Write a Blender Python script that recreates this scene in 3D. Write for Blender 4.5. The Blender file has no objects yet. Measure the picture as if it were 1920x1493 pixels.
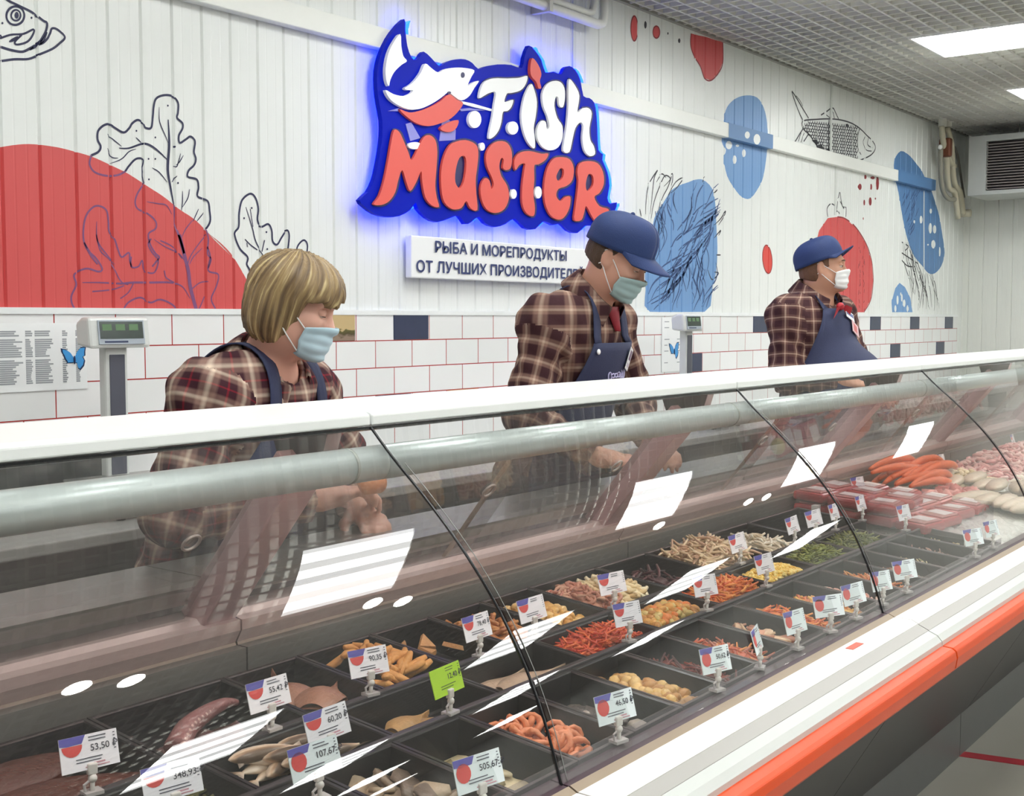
import bpy, bmesh, math, random
import numpy as np
from mathutils import Vector, Matrix, Euler, geometry
random.seed(7)
rng = np.random.default_rng(7)
SC = bpy.context.scene
COL = SC.collection
pi = math.pi

# ------------------------------------------------------------------ camera
F_PX, CXP, CYP = 2277.0, 960.0, 746.5
CAM_H = 1.5
YAW, PITCH = math.radians(37.17), math.radians(3.756)      # yaw measured from +X towards the back wall (+Y)
cam = bpy.data.cameras.new('camera')
cam.sensor_fit = 'HORIZONTAL'; cam.sensor_width = 36.0
cam.lens = F_PX / 1920.0 * 36.0
cam.clip_start = 0.05; cam.clip_end = 60
camo = bpy.data.objects.new('camera', cam); COL.objects.link(camo)
camo.location = (0, 0, CAM_H)
fwd = Vector((math.cos(PITCH)*math.cos(YAW), math.cos(PITCH)*math.sin(YAW), -math.sin(PITCH)))
camo.rotation_euler = fwd.to_track_quat('-Z', 'Y').to_euler()
SC.camera = camo

# ------------------------------------------------------------------ world, exposure
SC.view_settings.view_transform = 'Standard'
SC.view_settings.look = 'None'
SC.view_settings.exposure = 0.22
SC.view_settings.gamma = 1.0
SC.view_settings.use_curve_mapping = False
W = bpy.data.worlds.new('shop_hall'); SC.world = W; W.use_nodes = True
W.node_tree.nodes['Background'].inputs[0].default_value = (0.95, 1.0, 0.99, 1)
W.node_tree.nodes['Background'].inputs[1].default_value = 0.62
LAMP = 15.5          # radiance of the ceiling panels

# ------------------------------------------------------------------ geometry of the view (points of the photo on real planes)
_R = fwd.cross(Vector((0, 0, 1))).normalized()
_U = _R.cross(fwd).normalized()
def ray(px, py):
    return fwd + _R*((px-CXP)/F_PX) + _U*(-(py-CYP)/F_PX)
def on_y(px, py, y):
    d = ray(px, py); t = y/d.y
    return Vector((d.x*t, y, CAM_H+d.z*t))
def on_x(px, py, x):
    d = ray(px, py); t = x/d.x
    return Vector((x, d.y*t, CAM_H+d.z*t))
def on_z(px, py, z):
    d = ray(px, py); t = (z-CAM_H)/d.z
    return Vector((d.x*t, d.y*t, z))

# ------------------------------------------------------------------ colours and materials
def lin(c):
    if isinstance(c, str):
        c = c.lstrip('#'); c = [int(c[i:i+2], 16)/255 for i in (0, 2, 4)]
    return tuple(((x/12.92) if x <= 0.04045 else ((x+0.055)/1.055)**2.4) for x in c[:3]) + (1.0,)
MATS = {}
def mat(name, color, rough=0.5, metal=0.0, var=0.06, scale=18.0, bump=0.0, bscale=60.0, spec=0.5, coat=0.0, sss=0.0, emis=None, alpha=None):
    if name in MATS: return MATS[name]
    m = bpy.data.materials.new(name); m.use_nodes = True
    nt = m.node_tree; N = nt.nodes; L = nt.links
    b = N['Principled BSDF']
    c = lin(color)
    tc = N.new('ShaderNodeTexCoord')
    no = N.new('ShaderNodeTexNoise'); no.inputs['Scale'].default_value = scale; no.inputs['Detail'].default_value = 4
    L.new(tc.outputs['Object'], no.inputs['Vector'])
    mx = N.new('ShaderNodeMix'); mx.data_type = 'RGBA'
    mx.inputs['A'].default_value = tuple(max(0, x*(1-var)) for x in c[:3])+(1,)
    mx.inputs['B'].default_value = tuple(min(1, x*(1+var)) for x in c[:3])+(1,)
    L.new(no.outputs['Fac'], mx.inputs['Factor'])
    L.new(mx.outputs['Result'], b.inputs['Base Color'])
    b.inputs['Roughness'].default_value = rough
    b.inputs['Metallic'].default_value = metal
    b.inputs['Specular IOR Level'].default_value = spec
    if coat: b.inputs['Coat Weight'].default_value = coat; b.inputs['Coat Roughness'].default_value = 0.08
    if sss:
        b.inputs['Subsurface Weight'].default_value = sss
        b.inputs['Subsurface Radius'].default_value = (0.012, 0.005, 0.003)
        b.inputs['Subsurface Scale'].default_value = 0.6
    if bump:
        n2 = N.new('ShaderNodeTexNoise'); n2.inputs['Scale'].default_value = bscale; n2.inputs['Detail'].default_value = 5
        L.new(tc.outputs['Object'], n2.inputs['Vector'])
        bp = N.new('ShaderNodeBump'); bp.inputs['Strength'].default_value = bump; bp.inputs['Distance'].default_value = 0.01
        L.new(n2.outputs['Fac'], bp.inputs['Height']); L.new(bp.outputs['Normal'], b.inputs['Normal'])
    if emis:
        b.inputs['Emission Color'].default_value = lin(emis[0]); b.inputs['Emission Strength'].default_value = emis[1]
    if alpha is not None: b.inputs['Alpha'].default_value = alpha
    MATS[name] = m
    return m
def nodes_of(name):
    m = bpy.data.materials.new(name); m.use_nodes = True
    MATS[name] = m
    return m, m.node_tree.nodes, m.node_tree.links
def thin_glass(name, tint, ior, rough=0.0, haze=0.0, streak=False):
    """a thin clear sheet: light passes straight through, a fresnel share is mirrored"""
    m, N, L = nodes_of(name)
    N.remove(N['Principled BSDF'])
    out = N['Material Output']
    tr = N.new('ShaderNodeBsdfTransparent'); tr.inputs[0].default_value = tint
    gl = N.new('ShaderNodeBsdfGlossy'); gl.inputs[0].default_value = (1, 1, 1, 1); gl.inputs['Roughness'].default_value = rough
    # Schlick share from the viewing angle, the same on both faces of the sheet
    ge = N.new('ShaderNodeNewGeometry')
    def mth(op, a_, b_=None):
        q = N.new('ShaderNodeMath'); q.operation = op; q.use_clamp = op == 'SUBTRACT'
        for k, x in enumerate((a_, b_)):
            if x is None: continue
            if isinstance(x, (int, float)): q.inputs[k].default_value = x
            else: L.new(x, q.inputs[k])
        return q.outputs[0]
    dt = N.new('ShaderNodeVectorMath'); dt.operation = 'DOT_PRODUCT'; L.new(ge.outputs['Normal'], dt.inputs[0]); L.new(ge.outputs['Incoming'], dt.inputs[1])
    r0 = ior
    sch = mth('POWER', mth('SUBTRACT', 1.0, mth('ABSOLUTE', dt.outputs['Value'])), 5.0)
    fac = mth('ADD', mth('MULTIPLY', sch, 1-r0), r0)
    m1 = N.new('ShaderNodeMixShader'); L.new(fac, m1.inputs[0]); L.new(tr.outputs[0], m1.inputs[1]); L.new(gl.outputs[0], m1.inputs[2])
    last = m1
    if haze:
        df = N.new('ShaderNodeBsdfDiffuse'); df.inputs[0].default_value = (0.75, 0.74, 0.73, 1)
        tc = N.new('ShaderNodeTexCoord'); no = N.new('ShaderNodeTexNoise'); no.inputs['Scale'].default_value = 3.0; no.inputs['Detail'].default_value = 3
        mp = N.new('ShaderNodeMapping'); mp.inputs['Scale'].default_value = (1.0, 1.0, 0.35)
        L.new(tc.outputs['Object'], mp.inputs[0]); L.new(mp.outputs[0], no.inputs['Vector'])
        mr = N.new('ShaderNodeMapRange'); mr.inputs['To Min'].default_value = 0.0; mr.inputs['To Max'].default_value = haze*2
        mr.inputs['From Min'].default_value = 0.3; mr.inputs['From Max'].default_value = 0.7
        L.new(no.outputs['Fac'], mr.inputs['Value'])
        m2 = N.new('ShaderNodeMixShader'); L.new(mr.outputs[0], m2.inputs[0]); L.new(m1.outputs[0], m2.inputs[1]); L.new(df.outputs[0], m2.inputs[2])
        last = m2
    L.new(last.outputs[0], out.inputs['Surface'])
    return m

# ------------------------------------------------------------------ object helpers
def tag(o, label=None, cat=None, group=None, kind=None):
    if label: o['label'] = label
    if cat: o['category'] = cat
    if group: o['group'] = group
    if kind: o['kind'] = kind
    return o
def thing(name, label, cat, loc=(0, 0, 0), rot=(0, 0, 0), group=None):
    o = bpy.data.objects.new(name, None); COL.objects.link(o)
    o.empty_display_size = 0.05
    o.location = loc; o.rotation_euler = rot
    return tag(o, label, cat, group)
def link(name, me, material=None, parent=None, smooth=True, local=False):
    """local=True: the mesh is already in the parent's own frame; else it is in world space"""
    if material is not None:
        for mm in (material if isinstance(material, (list, tuple)) else [material]): me.materials.append(mm)
    o = bpy.data.objects.new(name, me); COL.objects.link(o)
    if len(me.polygons):
        me.polygons.foreach_set('use_smooth', [bool(smooth)]*len(me.polygons))
    if parent is not None:
        o.parent = parent
        if not local:
            chain = Matrix.Identity(4); p = parent
            while p is not None:
                chain = (p.matrix_parent_inverse @ Matrix.LocRotScale(p.location, p.rotation_euler, p.scale)) @ chain
                p = p.parent
            o.matrix_parent_inverse = chain.inverted()
    elif not local and len(me.vertices):
        co = np.empty(len(me.vertices)*3); me.vertices.foreach_get('co', co); co = co.reshape(-1, 3)
        c = np.array([(co[:, 0].min()+co[:, 0].max())/2, (co[:, 1].min()+co[:, 1].max())/2, co[:, 2].min()])
        me.vertices.foreach_set('co', (co-c).ravel()); o.location = c
    me.update()
    return o
def copy_tree(o, loc=None, rot=None, label=None, group=None, parent=None):
    c = o.copy(); COL.objects.link(c)
    if parent is not None: c.parent = parent
    if loc is not None: c.location = loc
    if rot is not None: c.rotation_euler = rot
    if label: c['label'] = label
    if group: c['group'] = group
    for ch in list(o.children): copy_tree(ch, parent=c)
    return c

class MB:
    def __init__(s): s.v = []; s.f = []; s.mi = []
    def add(s, vs, fs, mi=0, M=None):
        o = len(s.v)
        for p in vs:
            p = Vector(p)
            if M is not None: p = M @ p
            s.v.append(p)
        for f in fs: s.f.append([i+o for i in f]); s.mi.append(mi)
        return s
    def box(s, x0, x1, y0, y1, z0, z1, mi=0, M=None):
        vs = [(x0, y0, z0), (x1, y0, z0), (x1, y1, z0), (x0, y1, z0), (x0, y0, z1), (x1, y0, z1), (x1, y1, z1), (x0, y1, z1)]
        return s.add(vs, [(0, 3, 2, 1), (4, 5, 6, 7), (0, 1, 5, 4), (1, 2, 6, 5), (2, 3, 7, 6), (3, 0, 4, 7)], mi, M)
    def prism_x(s, prof, x0, x1, mi=0, closed=True, M=None):
        """profile of (y, z) points extruded along X"""
        n = len(prof)
        vs = [(x0, y, z) for y, z in prof] + [(x1, y, z) for y, z in prof]
        fs = [(i, (i+1) % n, n+(i+1) % n, n+i) for i in range(n if closed else n-1)]
        if closed: fs += [tuple(range(n))[::-1], tuple(range(n, 2*n))]
        return s.add(vs, fs, mi, M)
    def tube(s, pts, r, n=10, mi=0, cap=True, M=None):
        pts = [Vector(p) for p in pts]; k = len(pts)
        rs = r if isinstance(r, (list, tuple)) else [r]*k
        vs = []; fs = []
        up = None
        for i, p in enumerate(pts):
            t = (pts[min(i+1, k-1)]-pts[max(i-1, 0)]).normalized()
            if up is None:
                up = Vector((0, 0, 1)) if abs(t.z) < 0.9 else Vector((1, 0, 0))
            a = t.cross(up).normalized(); b = a.cross(t).normalized(); up = b
            for j in range(n):
                w = 2*pi*j/n
                vs.append(p + a*(math.cos(w)*rs[i]) + b*(math.sin(w)*rs[i]))
        for i in range(k-1):
            for j in range(n):
                fs.append((i*n+j, i*n+(j+1) % n, (i+1)*n+(j+1) % n, (i+1)*n+j))
        if cap: fs += [tuple(range(n))[::-1], tuple(range((k-1)*n, k*n))]
        return s.add(vs, fs, mi, M)
    def grid(s, P, mi=0, M=None, flip=False):
        """P[i][j] -> points"""
        a = len(P); b = len(P[0])
        vs = [p for row in P for p in row]
        fs = [((i*b+j), (i+1)*b+j, (i+1)*b+j+1, i*b+j+1) for i in range(a-1) for j in range(b-1)]
        if flip: fs = [f[::-1] for f in fs]
        return s.add(vs, fs, mi, M)
    def ball(s, c, r, n=10, m=7, mi=0, M=None):
        c = Vector(c); r = (r, r, r) if not isinstance(r, (tuple, list)) else r
        vs = [(c.x, c.y, c.z+r[2])]
        for i in range(1, m):
            a = pi*i/m
            for j in range(n):
                b = 2*pi*j/n
                vs.append((c.x+r[0]*math.sin(a)*math.cos(b), c.y+r[1]*math.sin(a)*math.sin(b), c.z+r[2]*math.cos(a)))
        vs.append((c.x, c.y, c.z-r[2]))
        fs = [(0, 1+j, 1+(j+1) % n) for j in range(n)]
        for i in range(m-2):
            for j in range(n):
                fs.append((1+i*n+j, 1+(i+1)*n+j, 1+(i+1)*n+(j+1) % n, 1+i*n+(j+1) % n))
        e = len(vs)-1; q = 1+(m-2)*n
        fs += [(e, q+(j+1) % n, q+j) for j in range(n)]
        return s.add(vs, fs, mi, M)
    def poly(s, loops, to3, thick=None, mi=0, side_mi=None):
        """flat polygon (first loop outer, others holes) of 2-D points; to3(p, d) maps it into space, d = 0 front / 1 back"""
        flat = [p for lp in loops for p in lp]
        tris = geometry.tessellate_polygon([[Vector((p[0], p[1], 0)) for p in lp] for lp in loops])
        ts = []
        for t in tris:
            a, b, c = (flat[i] for i in t)
            if (b[0]-a[0])*(c[1]-a[1])-(b[1]-a[1])*(c[0]-a[0]) < 0: t = t[::-1]
            ts.append(tuple(t))
        s.add([to3(p, 0) for p in flat], ts, mi)
        if thick:
            s.add([to3(p, 1) for p in flat], [t[::-1] for t in ts], mi if side_mi is None else side_mi)
            o = 0
            for k, lp in enumerate(loops):
                n = len(lp)
                ar = sum(lp[i][0]*lp[(i+1) % n][1]-lp[(i+1) % n][0]*lp[i][1] for i in range(n))
                vs = [to3(p, 0) for p in lp]+[to3(p, 1) for p in lp]
                fs = [(i, n+i, n+(i+1) % n, (i+1) % n) for i in range(n)]
                if (ar < 0) != (k > 0): fs = [f[::-1] for f in fs]
                s.add(vs, fs, mi if side_mi is None else side_mi)
        return s
    def mesh(s, name):
        me = bpy.data.meshes.new(name)
        me.from_pydata([tuple(p) for p in s.v], [], s.f)
        if any(s.mi): me.polygons.foreach_set('material_index', s.mi)
        return me
    def build(s, name, material, parent=None, smooth=False, local=False):
        return link(name, s.mesh(name), material, parent, smooth, local)
def bevel(o, w=0.004, seg=2):
    b = o.modifiers.new('bevel', 'BEVEL'); b.width = w; b.segments = seg; b.limit_method = 'ANGLE'; b.angle_limit = math.radians(40)
    return o
def smooth_loop(pts, k=4, closed=True):
    n = len(pts); out = []
    rngi = range(n) if closed else range(n-1)
    for i in rngi:
        if closed: p0, p1, p2, p3 = pts[i-1], pts[i], pts[(i+1) % n], pts[(i+2) % n]
        else: p0, p1, p2, p3 = pts[max(i-1, 0)], pts[i], pts[i+1], pts[min(i+2, n-1)]
        for j in range(k):
            t = j/k
            out.append(tuple(0.5*((2*b)+(-a+c)*t+(2*a-5*b+4*c-d)*t*t+(-a+3*b-3*c+d)*t**3) for a, b, c, d in zip(p0, p1, p2, p3)))
    if not closed: out.append(tuple(pts[-1]))
    return out
def text_mesh(s, size, extrude=0.0, bold=0.0):
    cu = bpy.data.curves.new('txt', 'FONT'); cu.body = s; cu.size = size; cu.extrude = extrude; cu.offset = bold
    cu.align_x = 'LEFT'
    o = bpy.data.objects.new('txt', cu); COL.objects.link(o)
    dg = bpy.context.evaluated_depsgraph_get(); dg.update()
    me = bpy.data.meshes.new_from_object(o.evaluated_get(dg))
    bpy.data.objects.remove(o); bpy.data.curves.remove(cu)
    return me
def mesh_arrays(me):
    co = np.empty(len(me.vertices)*3); me.vertices.foreach_get('co', co)
    return co.reshape(-1, 3), [list(p.vertices) for p in me.polygons]
# ------------------------------------------------------------------ the room
Y_WALL, X_END, Z_CEIL = 3.1, 10.2, 2.98
TILE_TOP = 1.518
X0W, Y0W = -4.0, -9.0
wall_white = mat('painted_panel_white', '#e6e9e6', 0.32, var=0.02, scale=2.0)
wall_end_m = mat('end_wall_panel', '#e6e8e1', 0.35, var=0.03, scale=2.0)
GP = 0.113
def groove_breaks(x0, x1):
    out = []
    k = math.floor((x0-0.02)/GP)
    while k*GP < x1+GP:
        b = k*GP
        out += [b-0.006, b, b+0.006, b+GP*0.33-0.004, b+GP*0.33, b+GP*0.33+0.004, b+GP*0.66-0.004, b+GP*0.66, b+GP*0.66+0.004]
        k += 1
    return [x for x in out if x0 < x < x1]
def groove(x):
    u = (x/GP) % 1.0*GP
    d = min(u, GP-u)
    g = max(0.0, 0.007*(1-d/0.006))
    for c in (GP*0.33, GP*0.66):
        d = abs(u-c); g = max(g, 0.0008*(1-d/0.004))
    return g
def profiled_wall(name, m, a0, a1, z0, z1, place):
    xs = [a0]+groove_breaks(a0, a1)+[a1]
    b = MB()
    b.grid([[place(x, groove(x), z0), place(x, groove(x), z1)] for x in xs])
    # a solid back so the wall has thickness
    b.add([place(a0, 0.1, z0), place(a1, 0.1, z0), place(a1, 0.1, z1), place(a0, 0.1, z1)], [(0, 1, 2, 3)])
    return tag(b.build(name, m), kind='structure')
profiled_wall('wall_back', wall_white, X0W, X_END, 0.0, 3.4, lambda x, g, z: (x, Y_WALL+g, z))
tag(MB().box(X0W-.1, X_END+.1, Y0W-.1, Y0W, 0, 3.4).build('wall_front', mat('hall_wall', '#50504c', .7)), kind='structure')
tag(MB().box(X0W-.1, X0W, Y0W, Y_WALL+.1, 0, 3.4).build('wall_left', mat('hall_wall', '#50504c', .7)), kind='structure')
profiled_wall('wall_end', wall_end_m, -Y_WALL, 9.0, 0.0, 3.4, lambda a, g, z: (X_END+g, -a, z))

# tiled lower wall: white bricks with red grout
m, N, L = nodes_of('wall_tiles')
bs = N['Principled BSDF']; bs.inputs['Roughness'].default_value = 0.22
tc = N.new('ShaderNodeTexCoord'); sep = N.new('ShaderNodeSeparateXYZ'); cmb = N.new('ShaderNodeCombineXYZ')
geo = N.new('ShaderNodeNewGeometry')
L.new(geo.outputs['Position'], sep.inputs[0])
def shift(sock, d):
    a = N.new('ShaderNodeMath'); a.operation = 'ADD'; a.inputs[1].default_value = d
    L.new(sock, a.inputs[0]); return a.outputs[0]
L.new(shift(sep.outputs['X'], 10-0.045-0.1), cmb.inputs['X']); L.new(shift(sep.outputs['Z'], 1.0-TILE_TOP+1.0), cmb.inputs['Y'])
br = N.new('ShaderNodeTexBrick')
br.inputs['Scale'].default_value = 1.0; br.inputs['Brick Width'].default_value = 0.2; br.inputs['Row Height'].default_value = 0.1
br.inputs['Mortar Size'].default_value = 0.0019; br.inputs['Mortar Smooth'].default_value = 0.1; br.offset = 0.5
br.inputs['Color1'].default_value = lin('#eeeeee'); br.inputs['Color2'].default_value = lin('#e6e7e6'); br.inputs['Mortar'].default_value = lin('#a8332f')
L.new(cmb.outputs[0], br.inputs['Vector']); L.new(br.outputs['Color'], bs.inputs['Base Color'])
bp = N.new('ShaderNodeBump'); bp.inputs['Strength'].default_value = 0.5; bp.inputs['Distance'].default_value = 0.002; bp.invert = True
L.new(br.outputs['Fac'], bp.inputs['Height']); L.new(bp.outputs['Normal'], bs.inputs['Normal'])
tiles = tag(MB().box(X0W, 10.06, Y_WALL-0.012, Y_WALL+0.02, 0.0, TILE_TOP).build('wall_tiles', m), kind='structure')
tag(MB().box(X0W, 10.06, Y_WALL-0.017, Y_WALL+0.02, TILE_TOP-0.006, TILE_TOP+0.012).build('trim_3', mat('tile_edge', '#e9ecec', 0.3)), kind='structure')
navy = mat('navy_tile', '#2c3552', 0.2, var=0.15)
for k, (x, row) in enumerate([(3.34, 0), (6.34, 0), (5.54, 2), (8.14, 0), (8.94, 0), (9.74, 0), (8.54, 2), (9.54, 2), (3.24, 3), (7.14, 0)]):
    z1 = TILE_TOP-0.1*row
    tag(bevel(MB().box(x+0.002, x+0.198, Y_WALL-0.015, Y_WALL-0.01, z1-0.098, z1-0.002).build('accent_tile', navy, tiles), 0.002), 'glossy navy accent tile')
# two sepia picture tiles
m, N, L = nodes_of('sepia_picture_tile')
bs = N['Principled BSDF']; bs.inputs['Roughness'].default_value = 0.25
tc = N.new('ShaderNodeTexCoord'); sep = N.new('ShaderNodeSeparateXYZ'); L.new(tc.outputs['Generated'], sep.inputs[0])
no = N.new('ShaderNodeTexNoise'); no.inputs['Scale'].default_value = 5; L.new(tc.outputs['Generated'], no.inputs['Vector'])
ad = N.new('ShaderNodeMath'); ad.operation = 'MULTIPLY_ADD'; ad.inputs[1].default_value = 0.45; L.new(no.outputs['Fac'], ad.inputs[0]); L.new(sep.outputs['Z'], ad.inputs[2])
rp = N.new('ShaderNodeValToRGB'); L.new(ad.outputs[0], rp.inputs[0])
e = rp.color_ramp.elements; e[0].position = 0.38; e[0].color = lin('#8d7767'); e[1].position = 0.66; e[1].color = lin('#c4ab7c')
q = e.new(0.5); q.color = lin('#4a4224'); q = e.new(0.62); q.color = lin('#5f5a2a')
L.new(rp.outputs[0], bs.inputs['Base Color'])
for x, row in ((2.94, 0), (3.645, 3)):
    z1 = TILE_TOP-0.1*row
    tag(bevel(MB().box(x+0.002, x+0.198, Y_WALL-0.015, Y_WALL-0.01, z1-0.098, z1-0.002).build('picture_tile', m, tiles), 0.002), 'brown picture tile')

# floor
m, N, L = nodes_of('floor_screed')
bs = N['Principled BSDF']; bs.inputs['Roughness'].default_value = 0.22
no = N.new('ShaderNodeTexNoise'); no.inputs['Scale'].default_value = 1.2; no.inputs['Detail'].default_value = 6
tc = N.new('ShaderNodeTexCoord'); L.new(tc.outputs['Object'], no.inputs['Vector'])
rp = N.new('ShaderNodeValToRGB'); L.new(no.outputs['Fac'], rp.inputs[0])
rp.color_ramp.elements[0].color = lin('#a09d93'); rp.color_ramp.elements[1].color = lin('#b5b2a8')
L.new(rp.outputs[0], bs.inputs['Base Color'])
tag(MB().box(X0W, X_END+0.1, Y0W, Y_WALL+0.1, -0.1, 0.0).build('floor', m), kind='structure')
# red floor tape
pa, pb = on_z(1762, 1408, 0.001), on_z(1960, 1436, 0.001)
d = (pb-pa).normalized(); nrm = Vector((-d.y, d.x, 0))*0.028
pb2 = pb+d*1.2
tag(MB().add([pa-nrm, pb2-nrm, pb2+nrm, pa+nrm] + [p-Vector((0, 0, 0.0008)) for p in (pa-nrm, pb2-nrm, pb2+nrm, pa+nrm)], [(0, 1, 2, 3), (7, 6, 5, 4), (0, 4, 5, 1), (1, 5, 6, 2), (2, 6, 7, 3), (3, 7, 4, 0)]).build('floor_tape', mat('red_tape', '#b02a38', 0.4)),
    'red marking tape stuck on the grey floor beside the counter', 'tape')

# ceiling: open grid of thin grey strips under a dark slab, with square light panels
slab = mat('ceiling_slab', '#94948c', 0.9, var=0.08, scale=1.5)
tag(MB().box(X0W, X_END+0.1, Y0W, Y_WALL+0.1, Z_CEIL+0.3, Z_CEIL+0.4).build('ceiling_slab', slab), kind='structure')
PX = [1.0, 2.83, 4.65, 6.47, 8.28]
PX2 = [-1.2, 0.8, 2.80, 4.95, 6.83, 8.75]
PY = [1.69, 0.29, -1.57, -3.62, -5.6, -7.6]
def PXR(y): return PX if y > 1 else PX2
PS = 0.59
CELL = 0.086
g = MB()
G0 = -2.5
def runs(lo, hi, holes):
    out = []; a = lo
    for (h0, h1) in sorted(holes):
        if h0 > a: out.append((a, h0))
        a = max(a, h1)
    if a < hi: out.append((a, hi))
    return out
x = G0
while x < X_END:
    for (a, c) in runs(-8.9, Y_WALL-0.004, [(y, y+PS) for y in PY if any(p-0.005 < x < p+PS+0.005 for p in PXR(y))]): g.box(x-0.006, x+0.006, a, c, Z_CEIL, Z_CEIL+0.04)
    x += CELL
y = -8.9
while y < Y_WALL:
    for (a, c) in runs(G0, X_END-0.004, [(p, p+PS) for yy in PY if yy-0.005 < y < yy+PS+0.005 for p in PXR(yy)]): g.box(a, c, y-0.006, y+0.006, Z_CEIL+0.0005, Z_CEIL+0.04)
    y += CELL
tag(g.build('ceiling', mat('grid_grey', '#c4c4bd', 0.5, var=0.04)), kind='structure')
tag(MB().box(X0W, X_END, Y_WALL-0.022, Y_WALL, Z_CEIL-0.004, Z_CEIL+0.04).build('trim_1', mat('grid_edge', '#8f8f88', 0.5)), kind='structure')

# light panels with four rows of LEDs
m, N, L = nodes_of('led_diffuser')
N.remove(N['Principled BSDF'])
em = N.new('ShaderNodeEmission'); L.new(em.outputs[0], N['Material Output'].inputs['Surface'])
em.inputs[0].default_value = (0.985, 1.0, 0.985, 1)
tc = N.new('ShaderNodeTexCoord'); sep = N.new('ShaderNodeSeparateXYZ'); L.new(tc.outputs['Generated'], sep.inputs[0])
def wv(sock, f):
    a = N.new('ShaderNodeMath'); a.operation = 'MULTIPLY'; a.inputs[1].default_value = f*2*pi; L.new(sock, a.inputs[0])
    s_ = N.new('ShaderNodeMath'); s_.operation = 'COSINE'; L.new(a.outputs[0], s_.inputs[0]); return s_.outputs[0]
r1 = N.new('ShaderNodeMapRange'); L.new(wv(sep.outputs['Y'], 4), r1.inputs['Value'])
r1.inputs['From Min'].default_value = 0.35; r1.inputs['From Max'].default_value = -0.1
r1.inputs['To Min'].default_value = LAMP*0.42; r1.inputs['To Max'].default_value = LAMP*1.35
L.new(r1.outputs[0], em.inputs[1])
DIFF = m
alu = mat('lamp_frame', '#e4e4e0', 0.4)
p0 = None
for iy, y in enumerate(PY):
    for ix, x in enumerate(PXR(y)):
        if p0 is None:
            p0 = thing('ceiling_light', 'x', 'ceiling light')
            fr = MB()
            for (a, b_, c, d_) in ((0, PS, 0, 0.012), (0, PS, PS-0.012, PS), (0, 0.012, 0.012, PS-0.012), (PS-0.012, PS, 0.012, PS-0.012)):
                fr.box(a, b_, c, d_, -0.006, 0.03)
            fr.build('frame', alu, p0, local=True)
            MB().box(0.012, PS-0.012, 0.012, PS-0.012, 0.0, 0.02).build('diffuser', DIFF, p0, local=True)
            o = p0
        else: o = copy_tree(p0)
        o.location = (x, y, Z_CEIL)
        if iy == 0 and ix == 3: lab = 'square white light panel in the grid ceiling, the nearer one above the far counter end'
        elif iy == 0 and ix == 4: lab = 'square white light panel in the grid ceiling, cut by the right edge of the photo'
        else: lab = 'square LED light panel mirrored in the curved counter glass'
        tag(o, lab, 'ceiling light', 'LED panels set in the grid ceiling')
# round downlights
spot_m = mat('spot_lens', '#ffffff', 0.4, emis=('#fffdf6', 60.0))
s0 = None
for i, (x, y) in enumerate([(2.05, 0.14), (2.26, 0.06), (3.3, 0.19), (3.5, 0.11), (5.43, 0.2), (6.46, 0.2), (6.7, 0.2)]):
    if s0 is None:
        s0 = thing('downlight', 'round white downlight mirrored in the counter glass below the light panels', 'downlight', group='round downlights in the grid ceiling')
        b = MB(); b.tube([(0, 0, -0.012), (0, 0, 0.05)], 0.062, 20); b.build('housing', alu, s0, True, True)
        b = MB(); b.tube([(0, 0, -0.016), (0, 0, -0.0125)], 0.05, 20); b.build('lens', spot_m, s0, False, True)
        o = s0
    else: o = copy_tree(s0)
    o.location = (x, y, Z_CEIL)

# cable trunking along the wall
trunk = mat('trunking', '#eceee9', 0.4, var=0.02)
TR_Y, TR_Z0, TR_Z1 = Y_WALL-0.04, 2.47, 2.546
tag(bevel(MB().box(X0W, 9.35, TR_Y, Y_WALL, TR_Z0, TR_Z1).build('trim_2', trunk), 0.003), kind='structure')
# panel joint covers
jm = mat('joint_cover', '#d9dcd8', 0.4)
for k, u in enumerate((1075, 1557, 1568)):
    p = on_y(u, 250, Y_WALL)
    tag(MB().box(p.x-0.012, p.x+0.012, Y_WALL-0.006, Y_WALL, 2.546 if k < 2 else on_y(1568, 404, Y_WALL).z, Z_CEIL if k < 2 else 2.47).build('trim_%d' % (4+k), jm), kind='structure')

# white pipes under the ceiling
pm = mat('white_pipe', '#dfe0da', 0.35)
def P(u, v, y=3.0): return on_y(u, v, y)
t = thing('pipe_run', 'pair of white pipes along the wall top, elbowed up into the ceiling', 'pipe', P(1080, 20, 3.0))
za = P(1143, 48).z; xb = P(1143, 48).x
b = MB(); b.tube([(X0W+2.5, 3.03, za+0.0), (xb-0.05, 3.03, za), (xb-0.015, 3.03, za+0.012), (xb, 3.03, za+0.05), (xb, 3.03, 3.25)], 0.021, 12)
b.build('lower_pipe', pm, t, True)
za2 = P(1128, 26).z; xb2 = P(1128, 26).x
b = MB(); b.tube([(X0W+2.5, 3.04, za2), (xb2-0.05, 3.04, za2), (xb2-0.015, 3.04, za2+0.012), (xb2, 3.04, za2+0.05), (xb2, 3.04, 3.25)], 0.016, 12)
b.build('upper_pipe', pm, t, True)
for xx in (xb-0.45, xb-1.4, xb-2.4): MB().box(xx-0.012, xx+0.012, 3.0, Y_WALL-.001, za-0.026, za2+0.02).build('pipe_clamp', mat('pipe_clamp', '#c9c9c2', 0.5), t)

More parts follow.
